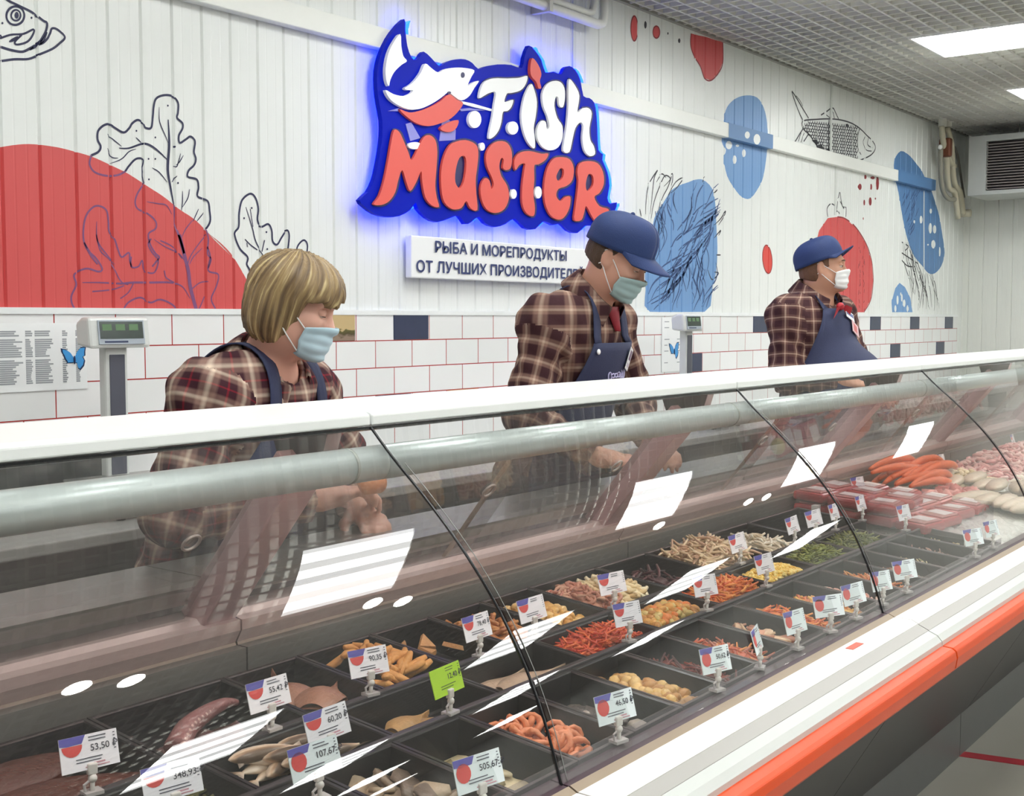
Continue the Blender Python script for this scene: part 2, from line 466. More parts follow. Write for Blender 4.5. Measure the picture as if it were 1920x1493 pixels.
# fan heater box and pipes in the far corner
HX = 9.62
c0 = on_x(1812, 262, HX); c1 = on_x(1833, 366, HX)
t = thing('fan_heater', 'grey ceiling fan heater box with dark louvre grille in the far corner', 'heater', (HX+0.3, 2.0, c1.z))
hz0, hz1, hy1, hy0 = c1.z, c0.z+0.02, c0.y-0.02, 1.25
hm = mat('heater_grey', '#b9bcb8', 0.45)
b = MB()
b.box(HX, HX+0.5, hy1-0.13, hy1, hz0, hz1); b.box(HX, HX+0.5, hy0, hy0+0.12, hz0, hz1)
b.box(HX, HX+0.5, hy0+0.12, hy1-0.13, hz1-0.045, hz1); b.box(HX, HX+0.5, hy0+0.12, hy1-0.13, hz0, hz0+0.03)
b.box(HX+0.2, HX+0.5, hy0+0.12, hy1-0.13, hz0+0.03, hz1-0.045)
b.build('casing', hm, t)
b = MB()
for i in range(17):
    z = hz0+0.04+i*(hz1-hz0-0.09)/17
    b.box(HX+0.02, HX+0.05, hy0+0.12, hy1-0.13, z, z+0.006, M=None)
b.build('louvre', mat('louvre_grey', '#99928e', 0.4, var=0.2), t)
b = MB(); b.box(HX+0.055, HX+0.06, hy0+0.12, hy1-0.13, hz0+0.03, hz1-0.045); b.build('grille_back', mat('grille_dark', '#3d3534', 0.6), t)
for yy in (hy1-0.3, hy0+0.3): MB().tube([(HX+0.25, yy, hz1), (HX+0.25, yy, 3.28)], 0.006, 8).build('hanger_rod', mat('rod_zinc', '#a9aaa5', 0.3, 0.8), t)
t = thing('corner_pipes', 'beige heating pipes with bent grey hoses in the far corner', 'pipe', (10.0, 2.98, 1.9))
b = MB()
bp_m = mat('beige_pipe', '#b9b39d', 0.45)
xq = 9.95
def PCn(u, v): return on_y(u, v, 2.99)
def run(pts, r, name, m_):
    q = MB(); q.tube(smooth_loop([tuple(PCn(*p)) for p in pts], 4, False), r, 10); q.build(name, m_, t, True)
run([(1766, 236), (1768, 262), (1775, 300), (1778, 350), (1790, 362), (1796, 410)], 0.022, 'pipe', bp_m)
run([(1776, 240), (1784, 270), (1786, 310), (1790, 345), (1800, 360), (1806, 402)], 0.022, 'pipe', bp_m)
run([(1764, 280), (1764, 330), (1768, 358), (1778, 372), (1790, 374)], 0.018, 'hose', mat('grey_hose', '#8d8a7d', 0.5))
run([(1790, 275), (1797, 300), (1803, 340), (1808, 370)], 0.009, 'cable', mat('dark_cable', '#57544d', 0.5))
run([(1770, 262), (1776, 285), (1782, 305), (1790, 312)], 0.02, 'elbow', bp_m)
q = MB(); c = PCn(1772, 272); q.box(c.x-0.03, c.x+0.03, c.y-0.05, c.y+0.04, c.z-0.09, c.z+0.05); bevel(q.build('pump_body', mat('copper_brown', '#7a4a36', 0.4, 0.3), t), 0.015)
q = MB(); c = PCn(1766, 277); q.ball(c+Vector((-0.04, 0, 0)), 0.018); q.build('gauge', mat('gauge_white', '#eeeeea', 0.3), t, True)
q = MB(); c = PCn(1808, 400); q.tube([c+Vector((0, 0.03, 0)), c+Vector((0, -0.05, 0))], 0.03, 12); q.build('valve', bp_m, t, True)
for k in (0, 1): 
    q = MB(); c = PCn(1767+10*k, 238); q.tube([c, c+Vector((0, 0, 0.3))], 0.03, 12); q.build('pipe', mat('pipe_top', '#c9c8bd', 0.5), t, True)
# ------------------------------------------------------------------ wall paintings (paint films that follow the panel grooves)
def C1(p): return on_y(p[0]/2.986, p[1]/2.986, Y_WALL)
def C3(p): return on_y(1150+p[0]/2.488, p[1]/2.488, Y_WALL)
def C4(p): return on_y(p[0]/2.667, 440+p[1]/2.667, Y_WALL)
paint_red = mat('paint_red', '#cf5252', 0.4, var=0.02, scale=3)
paint_blue = mat('paint_blue', '#6f9acb', 0.4, var=0.02, scale=3)
paint_blue2 = mat('paint_deep_blue', '#5681b2', 0.4, var=0.03, scale=3)
paint_white = mat('paint_white', '#e8ebe9', 0.4, var=0.02)
ink = mat('ink_navy', '#23264a', 0.5)
ink_black = mat('ink_black', '#2b2c35', 0.5)
ink_on_red = mat('ink_violet', '#7a4a78', 0.5)
ink_on_blue = mat('ink_blue', '#34507f', 0.5)
ink_red = mat('ink_dark_red', '#8c2a30', 0.5)
def film(bm, pts, mi, off):
    """filled wall-plane polygon of (x, z), cut at the grooves so that it drapes into them"""
    tmp = bmesh.new()
    vs = [tmp.verts.new((p[0], 0, p[1])) for p in pts]
    tris = geometry.tessellate_polygon([[Vector((p[0], p[1], 0)) for p in pts]])
    for t in tris:
        try: tmp.faces.new([vs[i] for i in t])
        except ValueError: pass
    xs = [p[0] for p in pts]
    for x in groove_breaks(min(xs), max(xs)):
        bmesh.ops.bisect_plane(tmp, geom=tmp.verts[:]+tmp.edges[:]+tmp.faces[:], plane_co=(x, 0, 0), plane_no=(1, 0, 0))
    m0 = len(bm.v)
    for i, v in enumerate(tmp.verts): v.index = i; bm.v.append(Vector((v.co.x, Y_WALL+groove(v.co.x)-off, v.co.z)))
    for f in tmp.faces:
        ids = [v.index+m0 for v in f.verts]
        if f.normal.y > 0: ids = ids[::-1]
        bm.f.append(ids); bm.mi.append(mi)
    tmp.free()
def stroke(bm, pts, w, mi, off, sub=5, taper=False, closed=False, y=None):
    """brush line through wall-plane points (x, z)"""
    q = smooth_loop(pts, sub, closed)
    if closed: q = q+[q[0]]
    n = len(q); L_ = []; R_ = []
    for i, p in enumerate(q):
        a = q[max(i-1, 0)]; c = q[min(i+1, n-1)]
        if closed and i in (0, n-1): a, c = q[n-2], q[1]
        dx, dz = c[0]-a[0], c[1]-a[1]; l = math.hypot(dx, dz) or 1
        ww = w*0.5
        if taper: ww *= 0.35+0.65*math.sin(pi*min(1, max(0, (i+0.3)/(n-0.4))))
        yy = (Y_WALL+groove(p[0])-off) if y is None else y
        L_.append(Vector((p[0]-dz/l*ww, yy, p[1]+dx/l*ww))); R_.append(Vector((p[0]+dz/l*ww, yy, p[1]-dx/l*ww)))
    bm.grid([[L_[i], R_[i]] for i in range(n)], mi)
def xz(f, pts): return [(f(p).x, f(p).z) for p in pts]
def ell(f, c, rx, ry, n=14, tilt=0.0):
    return [(c[0]+rx*math.cos(t)*math.cos(tilt)-ry*math.sin(t)*math.sin(tilt), c[1]+rx*math.cos(t)*math.sin(tilt)+ry*math.sin(t)*math.cos(tilt)) for t in [2*pi*i/n for i in range(n)]]
def painting(label, mats, build, name='wall_painting'):
    b = MB(); build(b)
    return tag(b.build(name, mats), label, 'wall painting', None)

# fish head at the top left
def _(b):
    w = 0.0062
    S = lambda pts, ww=w, **k: stroke(b, xz(C1, pts), ww, 0, 0.0012, **k)
    S([(20, -30), (40, 0), (110, 35), (180, 70), (240, 115), (262, 130), (257, 170), (240, 205), (215, 240), (160, 275), (120, 290), (60, 280), (0, 262), (-40, 250)], 0.0068)
    S([(215, 250), (240, 240), (265, 215), (280, 185), (290, 160), (320, 165), (362, 208), (330, 245), (290, 275), (220, 305), (160, 330), (80, 332), (0, 343), (-40, 350)])
    S([(262, 180), (240, 225), (205, 255), (165, 280)], 0.009, taper=True)
    S(ell(0, (85, 88), 50, 52, 12, 0.4), 0.006, closed=True)
    S(ell(0, (88, 86), 26, 30, 10), 0.005, closed=True)
    film(b, xz(C1, ell(0, (92, 86), 12, 20, 10)), 0, 0.0012)
    S([(-40, 235), (0, 215), (60, 195), (130, 190), (187, 165), (180, 200), (150, 235), (95, 250), (82, 235), (110, 205), (120, 195)], 0.0055)
    S([(50, 235), (75, 222), (100, 205)], 0.008, taper=True); S([(0, 195), (10, 215)], 0.005)
    for p in ((175, 100), (12, 130)): film(b, xz(C1, ell(0, p, 6, 7, 8)), 0, 0.0012)
painting('navy line drawing of a fish head with round eye on the white wall', [ink], _)

# big red hill
def _(b):
    top = [C1(p) for p in [(-560, 1240), (-420, 1060), (-250, 920), (-110, 850), (0, 825), (100, 810), (190, 808), (320, 825), (420, 850), (520, 880), (640, 935), (720, 975), (820, 1040), (920, 1105), (1000, 1170), (1090, 1230), (1170, 1310), (1230, 1365), (1290, 1430)]]
    top += [C4(p) for p in [(1045, 0), (1100, 40), (1150, 90), (1190, 150), (1240, 240), (1270, 310)]]
    pts = [(p.x, p.z) for p in top]
    q = C4((1295, 400)); zb = TILE_TOP+0.012
    pts += [(q.x, zb), (pts[0][0]-0.15, zb)]
    s = smooth_loop(pts[:-2], 3, False)+pts[-2:]
    film(b, s, 0, 0.0008)
painting('large red painted hill shape above the left end of the white tiles', [paint_red], _)

# big leaf (lines on white are navy, lines over the red are violet)
def _(b):
    A = lambda pts, ww=0.006, mi=0, **k: stroke(b, xz(C1, pts), ww, mi, 0.0016, **k)
    B = lambda pts, ww=0.0055, mi=1, **k: stroke(b, xz(C4, pts), ww, mi, 0.0016, **k)
    A([(510, 870), (550, 850), (562, 820), (545, 780), (548, 735), (575, 705), (610, 695), (640, 715), (690, 742), (720, 720), (740, 690), (770, 672), (800, 690), (812, 715), (845, 715), (855, 650), (860, 590), (875, 550), (920, 533), (965, 540), (995, 575), (995, 630), (990, 660), (1020, 690), (1020, 720), (1000, 760), (1005, 800), (1040, 780), (1065, 765), (1090, 790), (1085, 850), (1095, 890), (1085, 925), (1055, 955), (1050, 990), (1100, 1005), (1110, 1050), (1105, 1100), (1160, 1125), (1172, 1180), (1175, 1240), (1152, 1282)], 0.0066)
    A([(700, 960), (720, 930), (760, 890), (800, 890), (805, 910), (800, 960), (808, 1025)])
    A([(510, 870), (500, 920), (530, 965), (600, 985), (660, 980), (700, 960)], 0.0058, 1)
    A([(808, 1025), (770, 1080), (755, 1130), (770, 1170), (830, 1200), (870, 1240), (870, 1280), (830, 1310), (840, 1370), (870, 1420), (890, 1440), (870, 1470), (850, 1493)], 0.0055, 1)
    A([(1152, 1282), (1165, 1340), (1160, 1420), (1180, 1450), (1165, 1500)], 0.0055, 1)
    A([(940, 670), (945, 760), (945, 830), (938, 950), (955, 1060), (972, 1150)], 0.009, taper=True)
    A([(972, 1150), (985, 1270), (1010, 1350), (1040, 1460), (1050, 1500)], 0.0085, 1)
    for pts in ([(665, 830), (720, 830), (800, 805), (850, 820), (900, 860), (935, 895)],): A(pts, 0.0065, taper=True)
    for pts in ([(620, 915), (680, 890), (720, 850), (760, 835)], [(600, 750), (630, 780), (680, 820)], [(890, 600), (892, 680), (920, 750), (940, 800)], [(1010, 860), (990, 930), (975, 930)], [(960, 1020), (990, 985)], [(850, 940), (890, 965), (935, 1020)], [(1060, 1060), (1050, 1110), (1020, 1160)], [(1020, 1070), (1020, 1130), (1015, 1180)], [(1080, 1240), (1110, 1170)], [(1100, 1240), (1140, 1190)], [(600, 830), (625, 880), (660, 885)], [(760, 770), (790, 800)], [(1025, 870), (1005, 905), (985, 925)]):
        A(pts, 0.0035, taper=True)
    for pts in ([(820, 1130), (880, 1140), (930, 1150), (960, 1200)], [(1080, 1230), (1040, 1280), (1015, 1330)], [(860, 1340), (920, 1380), (1000, 1420), (1030, 1460)], [(1130, 1390), (1080, 1440), (1060, 1480)]):
        A(pts, 0.004, 1, taper=True)
    for p in ((938, 592), (762, 733), (868, 770), (978, 822), (868, 890), (832, 1005), (830, 890), (995, 1025)): film(b, xz(C1, ell(0, p, 5, 6, 7)), 0, 0.0016)
    A([(545, 1480), (500, 1420), (470, 1360), (465, 1290), (480, 1210), (520, 1160), (560, 1155), (595, 1180), (605, 1240), (610, 1300), (640, 1340), (660, 1400), (680, 1440), (720, 1415), (725, 1460), (735, 1493)], 0.0055, 1)
    A([(540, 1240), (540, 1320), (555, 1370), (600, 1430), (640, 1480)], 0.0045, 1, taper=True)
    B([(420, 40), (450, 90), (480, 120), (510, 170), (490, 185), (430, 170), (370, 200), (380, 250), (355, 310), (365, 360), (400, 392)])
    B([(480, 0), (500, 80), (550, 130), (600, 230), (640, 250)], 0.004); B([(410, 240), (500, 240), (600, 245), (660, 240), (750, 240), (850, 240), (910, 260), (950, 320)], 0.0065, taper=True)
    B([(460, 285), (560, 275), (620, 255)], 0.004); B([(655, 110), (655, 160), (690, 160), (710, 130), (720, 180), (770, 190), (790, 130), (760, 90), (740, 50), (755, 20)], 0.0048)
    B([(895, 0), (920, 100), (940, 180), (950, 260), (970, 340), (985, 392)], 0.013); B([(1030, 0), (990, 50), (950, 110), (935, 160)], 0.004)
    B([(800, 30), (860, 60), (910, 120)], 0.004); B([(1035, 60), (1050, 110), (1040, 180), (1090, 200), (1080, 260), (1055, 320), (1075, 370), (1085, 392)], 0.0055)
    B([(1040, 235), (1000, 240), (960, 270)], 0.004); B([(1020, 310), (1000, 360), (985, 380)], 0.004)
    B([(610, 388), (640, 340), (700, 315), (750, 340), (800, 325), (860, 350), (890, 390)], 0.0055); B([(600, 320), (640, 290), (665, 245)], 0.004)
    B([(820, 180), (830, 215), (870, 240)], 0.004)
painting('tall lobed leaf drawn in navy line, half of it over the red hill', [ink, ink_on_red], _)

def _(b):
    A = lambda pts, ww=0.0062, **k: stroke(b, xz(C1, pts), ww, 0, 0.0014, **k)
    A([(1400, 1560), (1395, 1510), (1380, 1480), (1385, 1440), (1340, 1390), (1312, 1310), (1335, 1270), (1338, 1190), (1355, 1120), (1400, 1085), (1430, 1110), (1445, 1170), (1440, 1230), (1460, 1270), (1500, 1255), (1520, 1290), (1525, 1350), (1550, 1370), (1575, 1330), (1605, 1290), (1618, 1320), (1610, 1400)], 0.0068)
    A([(1655, 1410), (1670, 1370), (1700, 1345), (1720, 1370), (1715, 1430)])
    A([(1375, 1160), (1410, 1270), (1430, 1350), (1470, 1430), (1480, 1470)], 0.005, taper=True); A([(1370, 1340), (1400, 1370), (1440, 1400)], 0.004); A([(1480, 1345), (1465, 1410)], 0.004); A([(1400, 1170), (1415, 1270)], 0.003)
    A([(1380, 1360), (1385, 1385)], 0.003)
    for p in ((1365, 1222), (1408, 1165), (1490, 1300), (1495, 1395)): film(b, xz(C1, ell(0, p, 5, 6, 7)), 0, 0.0014)
painting('navy outline leaf on white just above the blond head', [ink], _)

# blue blob with hair-like strokes behind the middle man
def _(b):
    lp = [(350, 850), (385, 838), (420, 840), (460, 880), (475, 950), (480, 1050), (485, 1150), (480, 1260), (460, 1350), (425, 1455), (170, 1455), (150, 1350), (150, 1250), (180, 1100), (190, 1020), (230, 950), (280, 880)]
    pts = smooth_loop(lp, 3); film(b, xz(C3, [(p[0], min(p[1], 1456)) for p in pts]), 0, 0.0008)
    r = random.Random(4)
    for i in range(95):
        x = r.uniform(160, 440); y = r.uniform(950, 1455); s = [(x, y)]
        for k in range(9):
            a = -1.25+.45*math.sin(x*.02+y*.012)+.35*math.sin(y*.03+i)
            x += 20*math.cos(a); y += 20*math.sin(a); s.append((x, y))
        s = [p for p in s if 155 < p[0] < 500 and p[1] > 850+max(0, (330-p[0]))*0.95]
        if len(s) > 4: stroke(b, xz(C3, s), r.uniform(0.006, 0.012), 1, 0.0014, taper=True)
    for s in ([(470, 900), (485, 885)], [(470, 1050), (500, 1020), (522, 985), (515, 1010), (490, 1050)], [(470, 1110), (500, 1075), (490, 1100)], [(480, 1190), (500, 1190)], [(440, 1260), (460, 1305), (490, 1275), (470, 1270)], [(415, 850), (425, 825)]):
        stroke(b, xz(C3, s), 0.008, 2, 0.0014, taper=True)
    for s in ([(150, 1000), (152, 940), (165, 860), (205, 795), (190, 830), (182, 900), (170, 1000)], [(175, 1020), (190, 940), (215, 870), (240, 820), (265, 835), (235, 870)], [(205, 1000), (225, 930), (255, 870), (275, 810), (272, 870), (250, 930)], [(255, 910), (290, 850), (325, 830), (300, 870), (270, 900)], [(130, 1010), (122, 975)], [(200, 850), (225, 812), (245, 830)]):
        stroke(b, xz(C3, s), 0.007, 2, 0.0014, taper=True)
painting('blue painted blob with wavy hair strokes behind the middle cap', [paint_blue, ink_on_blue, ink_black], _)

def trunk_patch(b, x0, x1, mi):
    e = 0.0015
    z0, z1, y0 = TR_Z0-e, TR_Z1+e, TR_Y-e
    b.add([(x0, Y_WALL, z0), (x0, y0, z0), (x0, y0, z1), (x0, Y_WALL, z1), (x1, Y_WALL, z0), (x1, y0, z0), (x1, y0, z1), (x1, Y_WALL, z1)], [(0, 4, 5, 1), (1, 5, 6, 2), (2, 6, 7, 3)], mi)
def spots(b, ls, mi, off, plane=None):
    for (cx_, cy_, rx, ry) in ls:
        pts = ell(0, (cx_, cy_), rx, ry, 12)
        if plane is None: film(b, xz(C3, pts), mi, off)
        else:
            w = [on_y(1150+p[0]/2.488, p[1]/2.488, plane) for p in pts]
            b.poly([[(q.x, q.z) for q in w][::-1]], lambda p, d: (p[0], plane, p[1]), None, mi)
def _(b):
    lp = [(620, 445), (670, 455), (700, 500), (715, 560), (720, 640), (715, 720), (700, 820), (680, 870), (640, 925), (600, 920), (565, 880), (530, 820), (515, 740), (525, 700), (505, 660), (515, 560), (530, 500), (570, 460)]
    film(b, xz(C3, smooth_loop(lp, 3)), 0, 0.0008)
    trunk_patch(b, on_y(1366, 250, TR_Y).x, on_y(1449, 272, TR_Y).x, 1)
    spots(b, [(538, 677, 15, 20), (578, 680, 8, 6), (608, 715, 9, 18), (565, 745, 9, 20)], 2, 0.0014)
    spots(b, [(625, 630, 12, 17), (670, 650, 16, 25)], 2, 0, TR_Y-0.0022)
painting('blue painted oval with white spots crossing the white trunking', [paint_blue, paint_blue2, paint_white], _)
def _(b):
    lp = [(1340, 705), (1380, 725), (1410, 760), (1440, 800), (1460, 850), (1480, 880), (1500, 940), (1520, 1010), (1535, 1100), (1545, 1180), (1530, 1240), (1500, 1275), (1470, 1275), (1440, 1240), (1400, 1190), (1370, 1110), (1350, 1020), (1330, 900), (1312, 820), (1310, 750)]
    film(b, xz(C3, smooth_loop(lp, 3)), 0, 0.0008)
    trunk_patch(b, on_y(1684, 335, TR_Y).x, 9.36, 0)
    spots(b, [(1480, 985, 6, 12), (1435, 1025, 7, 18), (1403, 1035, 4, 8), (1478, 1065, 8, 25), (1498, 1070, 8, 20), (1492, 1140, 10, 20), (1522, 1175, 4, 22), (1467, 1142, 4, 4)], 1, 0.0014)
    r = random.Random(8)
    for i in range(16):
        x = r.uniform(1345, 1400); y = r.uniform(900, 1160); s = []
        for k in range(5): s.append((x+k*11+r.uniform(-4, 4), y-k*28))
        stroke(b, xz(C3, [p for p in s if p[0] < 1445 and p[1] > 880 and p[0] > 1335+(p[1]-900)*0.16] or s[:2]), 0.012, 2, 0.0012, taper=True)
painting('long slanted blue blob with white spots near the far corner', [paint_blue2, paint_white, ink_on_blue], _)
def _(b):
    lp = [(1335, 1320), (1360, 1340), (1385, 1390), (1395, 1457), (1300, 1457), (1300, 1400), (1315, 1345)]
    film(b, xz(C3, lp), 0, 0.0008)
    spots(b, [(1325, 1400, 5, 22), (1345, 1390, 4, 18), (1356, 1415, 6, 18), (1315, 1440, 5, 16), (1372, 1440, 5, 16), (1340, 1372, 3, 8)], 1, 0.0014)
painting('small blue blob with white drips right above the far tiles', [paint_blue, paint_white], _)
def _(b):
    r = random.Random(12)
    for i in range(20):
        x = 1350+i*7.2; y = 1130+max(0, i-4)*17 if i < 12 else 1275; s = [(x, y)]
        a = r.uniform(0.9, 1.4)
        for k in range(8):
            a += r.uniform(-0.4, 0.5); a = min(2.0, max(0.8, a)); x += 34*math.cos(a)*0.35; y += 34*math.sin(a)
            if y < 1452: s.append((x, y))
        if len(s) > 2: stroke(b, xz(C3, s), r.uniform(0.006, 0.01), 0, 0.0012, taper=True)
    for s in ([(1345, 1130), (1375, 1150), (1360, 1170)], [(1345, 1180), (1390, 1210), (1420, 1230)], [(1345, 1215), (1370, 1240), (1395, 1245)]): stroke(b, xz(C3, s), 0.009, 0, 0.0012)
painting('thin black seaweed lines hanging below the long slanted blue blob', [ink_black], _)
def _(b):
    lp = [(362, 156), (395, 165), (430, 172), (470, 185), (510, 197), (510, 290), (490, 340), (455, 375), (425, 365), (405, 310), (375, 260), (360, 210)]
    film(b, xz(C3, lp), 0, 0.0008); stroke(b, xz(C3, lp[4:]+lp[:1]), 0.008, 1, 0.0012)
painting('red painted drop shape tucked under the ceiling edge', [paint_red, ink_red], _)
for c, m_, rx, ry, lab in (((97, 133), paint_red, 16, 58, 'tall red painted oval under the ceiling, leftmost of the dots there'), ((200, 150), paint_red, 16, 28, 'small round red painted dot under the ceiling edge')):
    def _(b): film(b, xz(C3, ell(0, c, rx, ry, 20)), 0, 0.0008); stroke(b, xz(C3, ell(0, c, rx, ry, 20)), 0.007, 1, 0.0012, closed=True)
    painting(lab, [m_, ink_red], _, 'painted_dot')
for c, rx, ry, lab in (((149, 116), 6, 18, 'black painted speck between the two red dots under the ceiling'), ((254, 156), 3, 6, 'tiny black speck right of the round red dot'), ((307, 190), 6, 11, 'black speck left of the red drop under the ceiling')):
    def _(b): film(b, xz(C3, ell(0, c, rx, ry, 10)), 0, 0.0008)
    painting(lab, [ink_black], _, 'painted_speck')
def _(b):
    lp = ell(0, (718, 1210), 22, 66, 20, -0.08); film(b, xz(C3, lp), 0, 0.0008); stroke(b, xz(C3, lp), 0.007, 1, 0.0012, closed=True)
painting('narrow red oval alone on white between the two capped men', [mat('paint_bright_red', '#d8473f', 0.4), ink_red], _, 'painted_dot')
def _(b):
    lp = [(1000, 1018), (1045, 1012), (1080, 1020), (1130, 1060), (1180, 1140), (1205, 1220), (1212, 1310), (1200, 1400), (1168, 1457), (985, 1457), (950, 1380), (930, 1280), (935, 1170), (960, 1075)]
    film(b, xz(C3, lp), 0, 0.0008); stroke(b, xz(C3, lp[1:9]), 0.009, 1, 0.0012)
    r = random.Random(3)
    for i in range(26):
        x = r.choice((1145, 1170, 1165, 1150)); y = r.uniform(1140, 1440); stroke(b, xz(C3, [(x, y), (x+r.uniform(-4, 4), y+r.uniform(8, 24))]), 0.008, 1, 0.0012)
    stroke(b, xz(C3, [(1045, 1014), (1045, 1090)]), 0.014, 1, 0.0012)
    for s in ([(1000, 1012), (996, 975), (1012, 952), (1030, 958), (1034, 975)], [(1040, 985), (1048, 930), (1056, 898), (1062, 935), (1070, 965), (1085, 970), (1084, 1012)], [(1030, 995), (1045, 985), (1055, 998)], [(1058, 940), (1075, 975)]):
        stroke(b, xz(C3, s), 0.008, 2, 0.0012)
painting('red painted disc with a thin sketch on top behind the far capped man', [paint_red, ink_red, ink_black], _)
def _(b):
    S = lambda pts, w=0.009, **k: stroke(b, xz(C3, pts), w, 0, 0.0012, **k)
    out = [(885, 565), (950, 557), (1010, 555), (1060, 560), (1110, 575), (1150, 600), (1180, 630), (1210, 660), (1222, 690), (1205, 720), (1165, 742), (1130, 750), (1080, 745), (1030, 735), (990, 715), (950, 680), (915, 630), (885, 600)]
    S(out, 0.009, closed=True)
    S([(885, 565), (860, 510), (832, 428), (852, 455), (882, 505), (910, 552)]); S([(885, 600), (860, 640), (845, 672), (875, 675), (908, 628)])
    S([(885, 500), (870, 470), (850, 445)], 0.005); S([(875, 620), (862, 660)], 0.006); S([(890, 620), (874, 665)], 0.006)
    S([(968, 537), (995, 520), (1022, 503), (1038, 530), (1050, 556)]); S([(985, 530), (1010, 550)], 0.006); S([(1022, 510), (1030, 552)], 0.008)
    S([(1150, 600), (1138, 640), (1140, 690), (1155, 722)], 0.008); S([(1175, 635), (1165, 665), (1180, 700), (1205, 705)], 0.006); S([(1190, 640), (1186, 675), (1208, 690)], 0.008, taper=True)
    S([(1095, 745), (1090, 785), (1110, 745)], 0.008)
    film(b, xz(C3, [(925, 655), (945, 650), (962, 668), (945, 675)]), 0, 0.0012); film(b, xz(C3, [(945, 680), (970, 672), (985, 700), (955, 702)]), 0, 0.0012); film(b, xz(C3, [(975, 705), (1005, 690), (1012, 718)]), 0, 0.0012)
    film(b, xz(C3, [(1162, 770), (1175, 768), (1160, 792)]), 0, 0.0012)
    film(b, xz(C3, ell(0, (1090, 585), 6, 8, 8)), 0, 0.0012)
    S([(1005, 560), (1003, 640), (1006, 712)], 0.012)
    def inside(p):
        c = False; n = len(out)
        for i in range(n):
            (x1, y1), (x2, y2) = out[i], out[i-1]
            if (y1 > p[1]) != (y2 > p[1]) and p[0] < (x2-x1)*(p[1]-y1)/(y2-y1)+x1: c = not c
        return c
    for iy in range(14):
        for ix in range(26):
            x = 892+ix*10.5+(iy % 2)*5; y = 560+iy*14+ix*1.2
            if x > 1138: continue
            if inside((x-5, y)) and inside((x+5, y+9)):
                stroke(b, xz(C3, [(x-5, y-1), (x-4, y+8), (x+.5, y+13), (x+4.5, y+8), (x+5, y)]), 0.0075, 0, 0.0012, sub=2)
painting('scaled fish drawn in black line above the trunking', [ink_black], _)
for k, (cx_, cy_, rx, ry) in enumerate([(1150, 872, 8, 15), (1203, 872, 4, 14), (1232, 855, 7, 32), (1170, 945, 4, 14), (1198, 940, 7, 20), (1222, 927, 3, 5), (1166, 1020, 3, 6), (1176, 826, 5, 10), (1210, 830, 9, 7), (1275, 833, 8, 6)]):
    def _(b): spots(b, [(cx_, cy_, rx, ry)], 0, 0.0008)
    tag(painting('dark red painted droplet below the drawn fish', [ink_red], _, 'painted_droplet'), group='painted droplets below the drawn fish')
b = MB()
stroke(b, xz(C3, [(1448, 890), (1448, 1272)]), 0.02, 0, 0.002)
tag(b.build('trim_8', paint_white), kind='structure')

# ------------------------------------------------------------------ the shop sign
YS = 3.04
def C2(p, y=YS): q = on_y(640+p[0]/2.6656, p[1]/2.6656, y); return (q.x, q.z)
sign_blue = mat('sign_blue', '#0418a8', 0.4, var=0.15, scale=4, spec=0.08, emis=('#0a2ad0', 0.12))
sign_white = mat('sign_white', '#f2f4f4', 0.3, var=0.01, emis=('#ffffff', 0.10))
sign_red = mat('sign_red', '#e0594f', 0.35, var=0.02, emis=('#e0594f', 0.08))
sign_navy = mat('sign_navy', '#20205e', 0.35)
led_blue = mat('blue_led', '#2040ff', 0.5, emis=('#1034ff', 12.0))
sg = thing('shop_sign', 'large blue backlit shop sign with white and red brush lettering and a leaping fish', 'sign', (C2((700, 700))[0], YS, C2((700, 1165))[1]))
board = [(315, 95), (320, 150), (330, 230), (350, 285), (372, 300), (392, 285), (412, 258), (450, 290), (490, 330), (520, 315), (570, 297), (620, 297), (655, 315), (685, 345), (720, 333), (780, 322), (850, 325), (903, 340), (915, 290), (938, 228), (970, 255), (1000, 300), (1020, 362), (1060, 358), (1100, 372), (1115, 342), (1140, 330), (1170, 350), (1195, 400), (1210, 480), (1240, 490), (1265, 515), (1275, 570), (1280, 650), (1285, 750), (1308, 770), (1305, 800), (1330, 860), (1340, 930), (1330, 990), (1345, 1020), (1378, 1012), (1365, 1060), (1330, 1085), (1300, 1120), (1260, 1128), (1220, 1130), (1180, 1165), (1135, 1152), (1100, 1118), (1060, 1125), (1012, 1105), (970, 1145), (920, 1140), (870, 1092), (820, 1120), (770, 1135), (720, 1115), (690, 1082), (650, 1110), (620, 1120), (590, 1078), (540, 1092), (480, 1110), (430, 1090), (385, 1045), (372, 1012), (345, 1050), (290, 1080), (230, 1085), (170, 1070), (120, 1035), (92, 1000), (135, 960), (165, 900), (180, 840), (195, 760), (205, 680), (205, 600), (190, 520), (180, 440), (180, 350), (195, 280), (220, 220), (255, 160)]
def loop_at(pts, y=YS, k=2): return [C2(p, y) for p in smooth_loop(pts, k)]
def plate(name, loops, m_, y0, y1, parent, k=3, smooth=True):
    b = MB()
    b.poly([loop_at(l, y0, k) if len(l) > 2 else l for l in loops], lambda p, d: (p[0], y1 if d else y0, p[1]), True)
    # the loops run clockwise on the wall: turn the front to the room
    o = b.build(name, m_, parent)
    bm = bmesh.new(); bm.from_mesh(o.data); bmesh.ops.remove_doubles(bm, verts=bm.verts, dist=1e-5); bmesh.ops.recalc_face_normals(bm, faces=bm.faces); bm.to_mesh(o.data); bm.free()
    return o
plate('backboard', [board], sign_blue, YS, YS+0.02, sg, 2)
def inset(pts, d):
    n = len(pts); out = []
    ar = sum(pts[i-1][0]*pts[i][1]-pts[i][0]*pts[i-1][1] for i in range(n))
    s = 1 if ar > 0 else -1
    for i in range(n):
        a, c = pts[i-1], pts[(i+1) % n]; dx, dy = c[0]-a[0], c[1]-a[1]; l = math.hypot(dx, dy) or 1
        out.append((pts[i][0]-s*dy/l*d, pts[i][1]+s*dx/l*d))
    return out
b = MB()
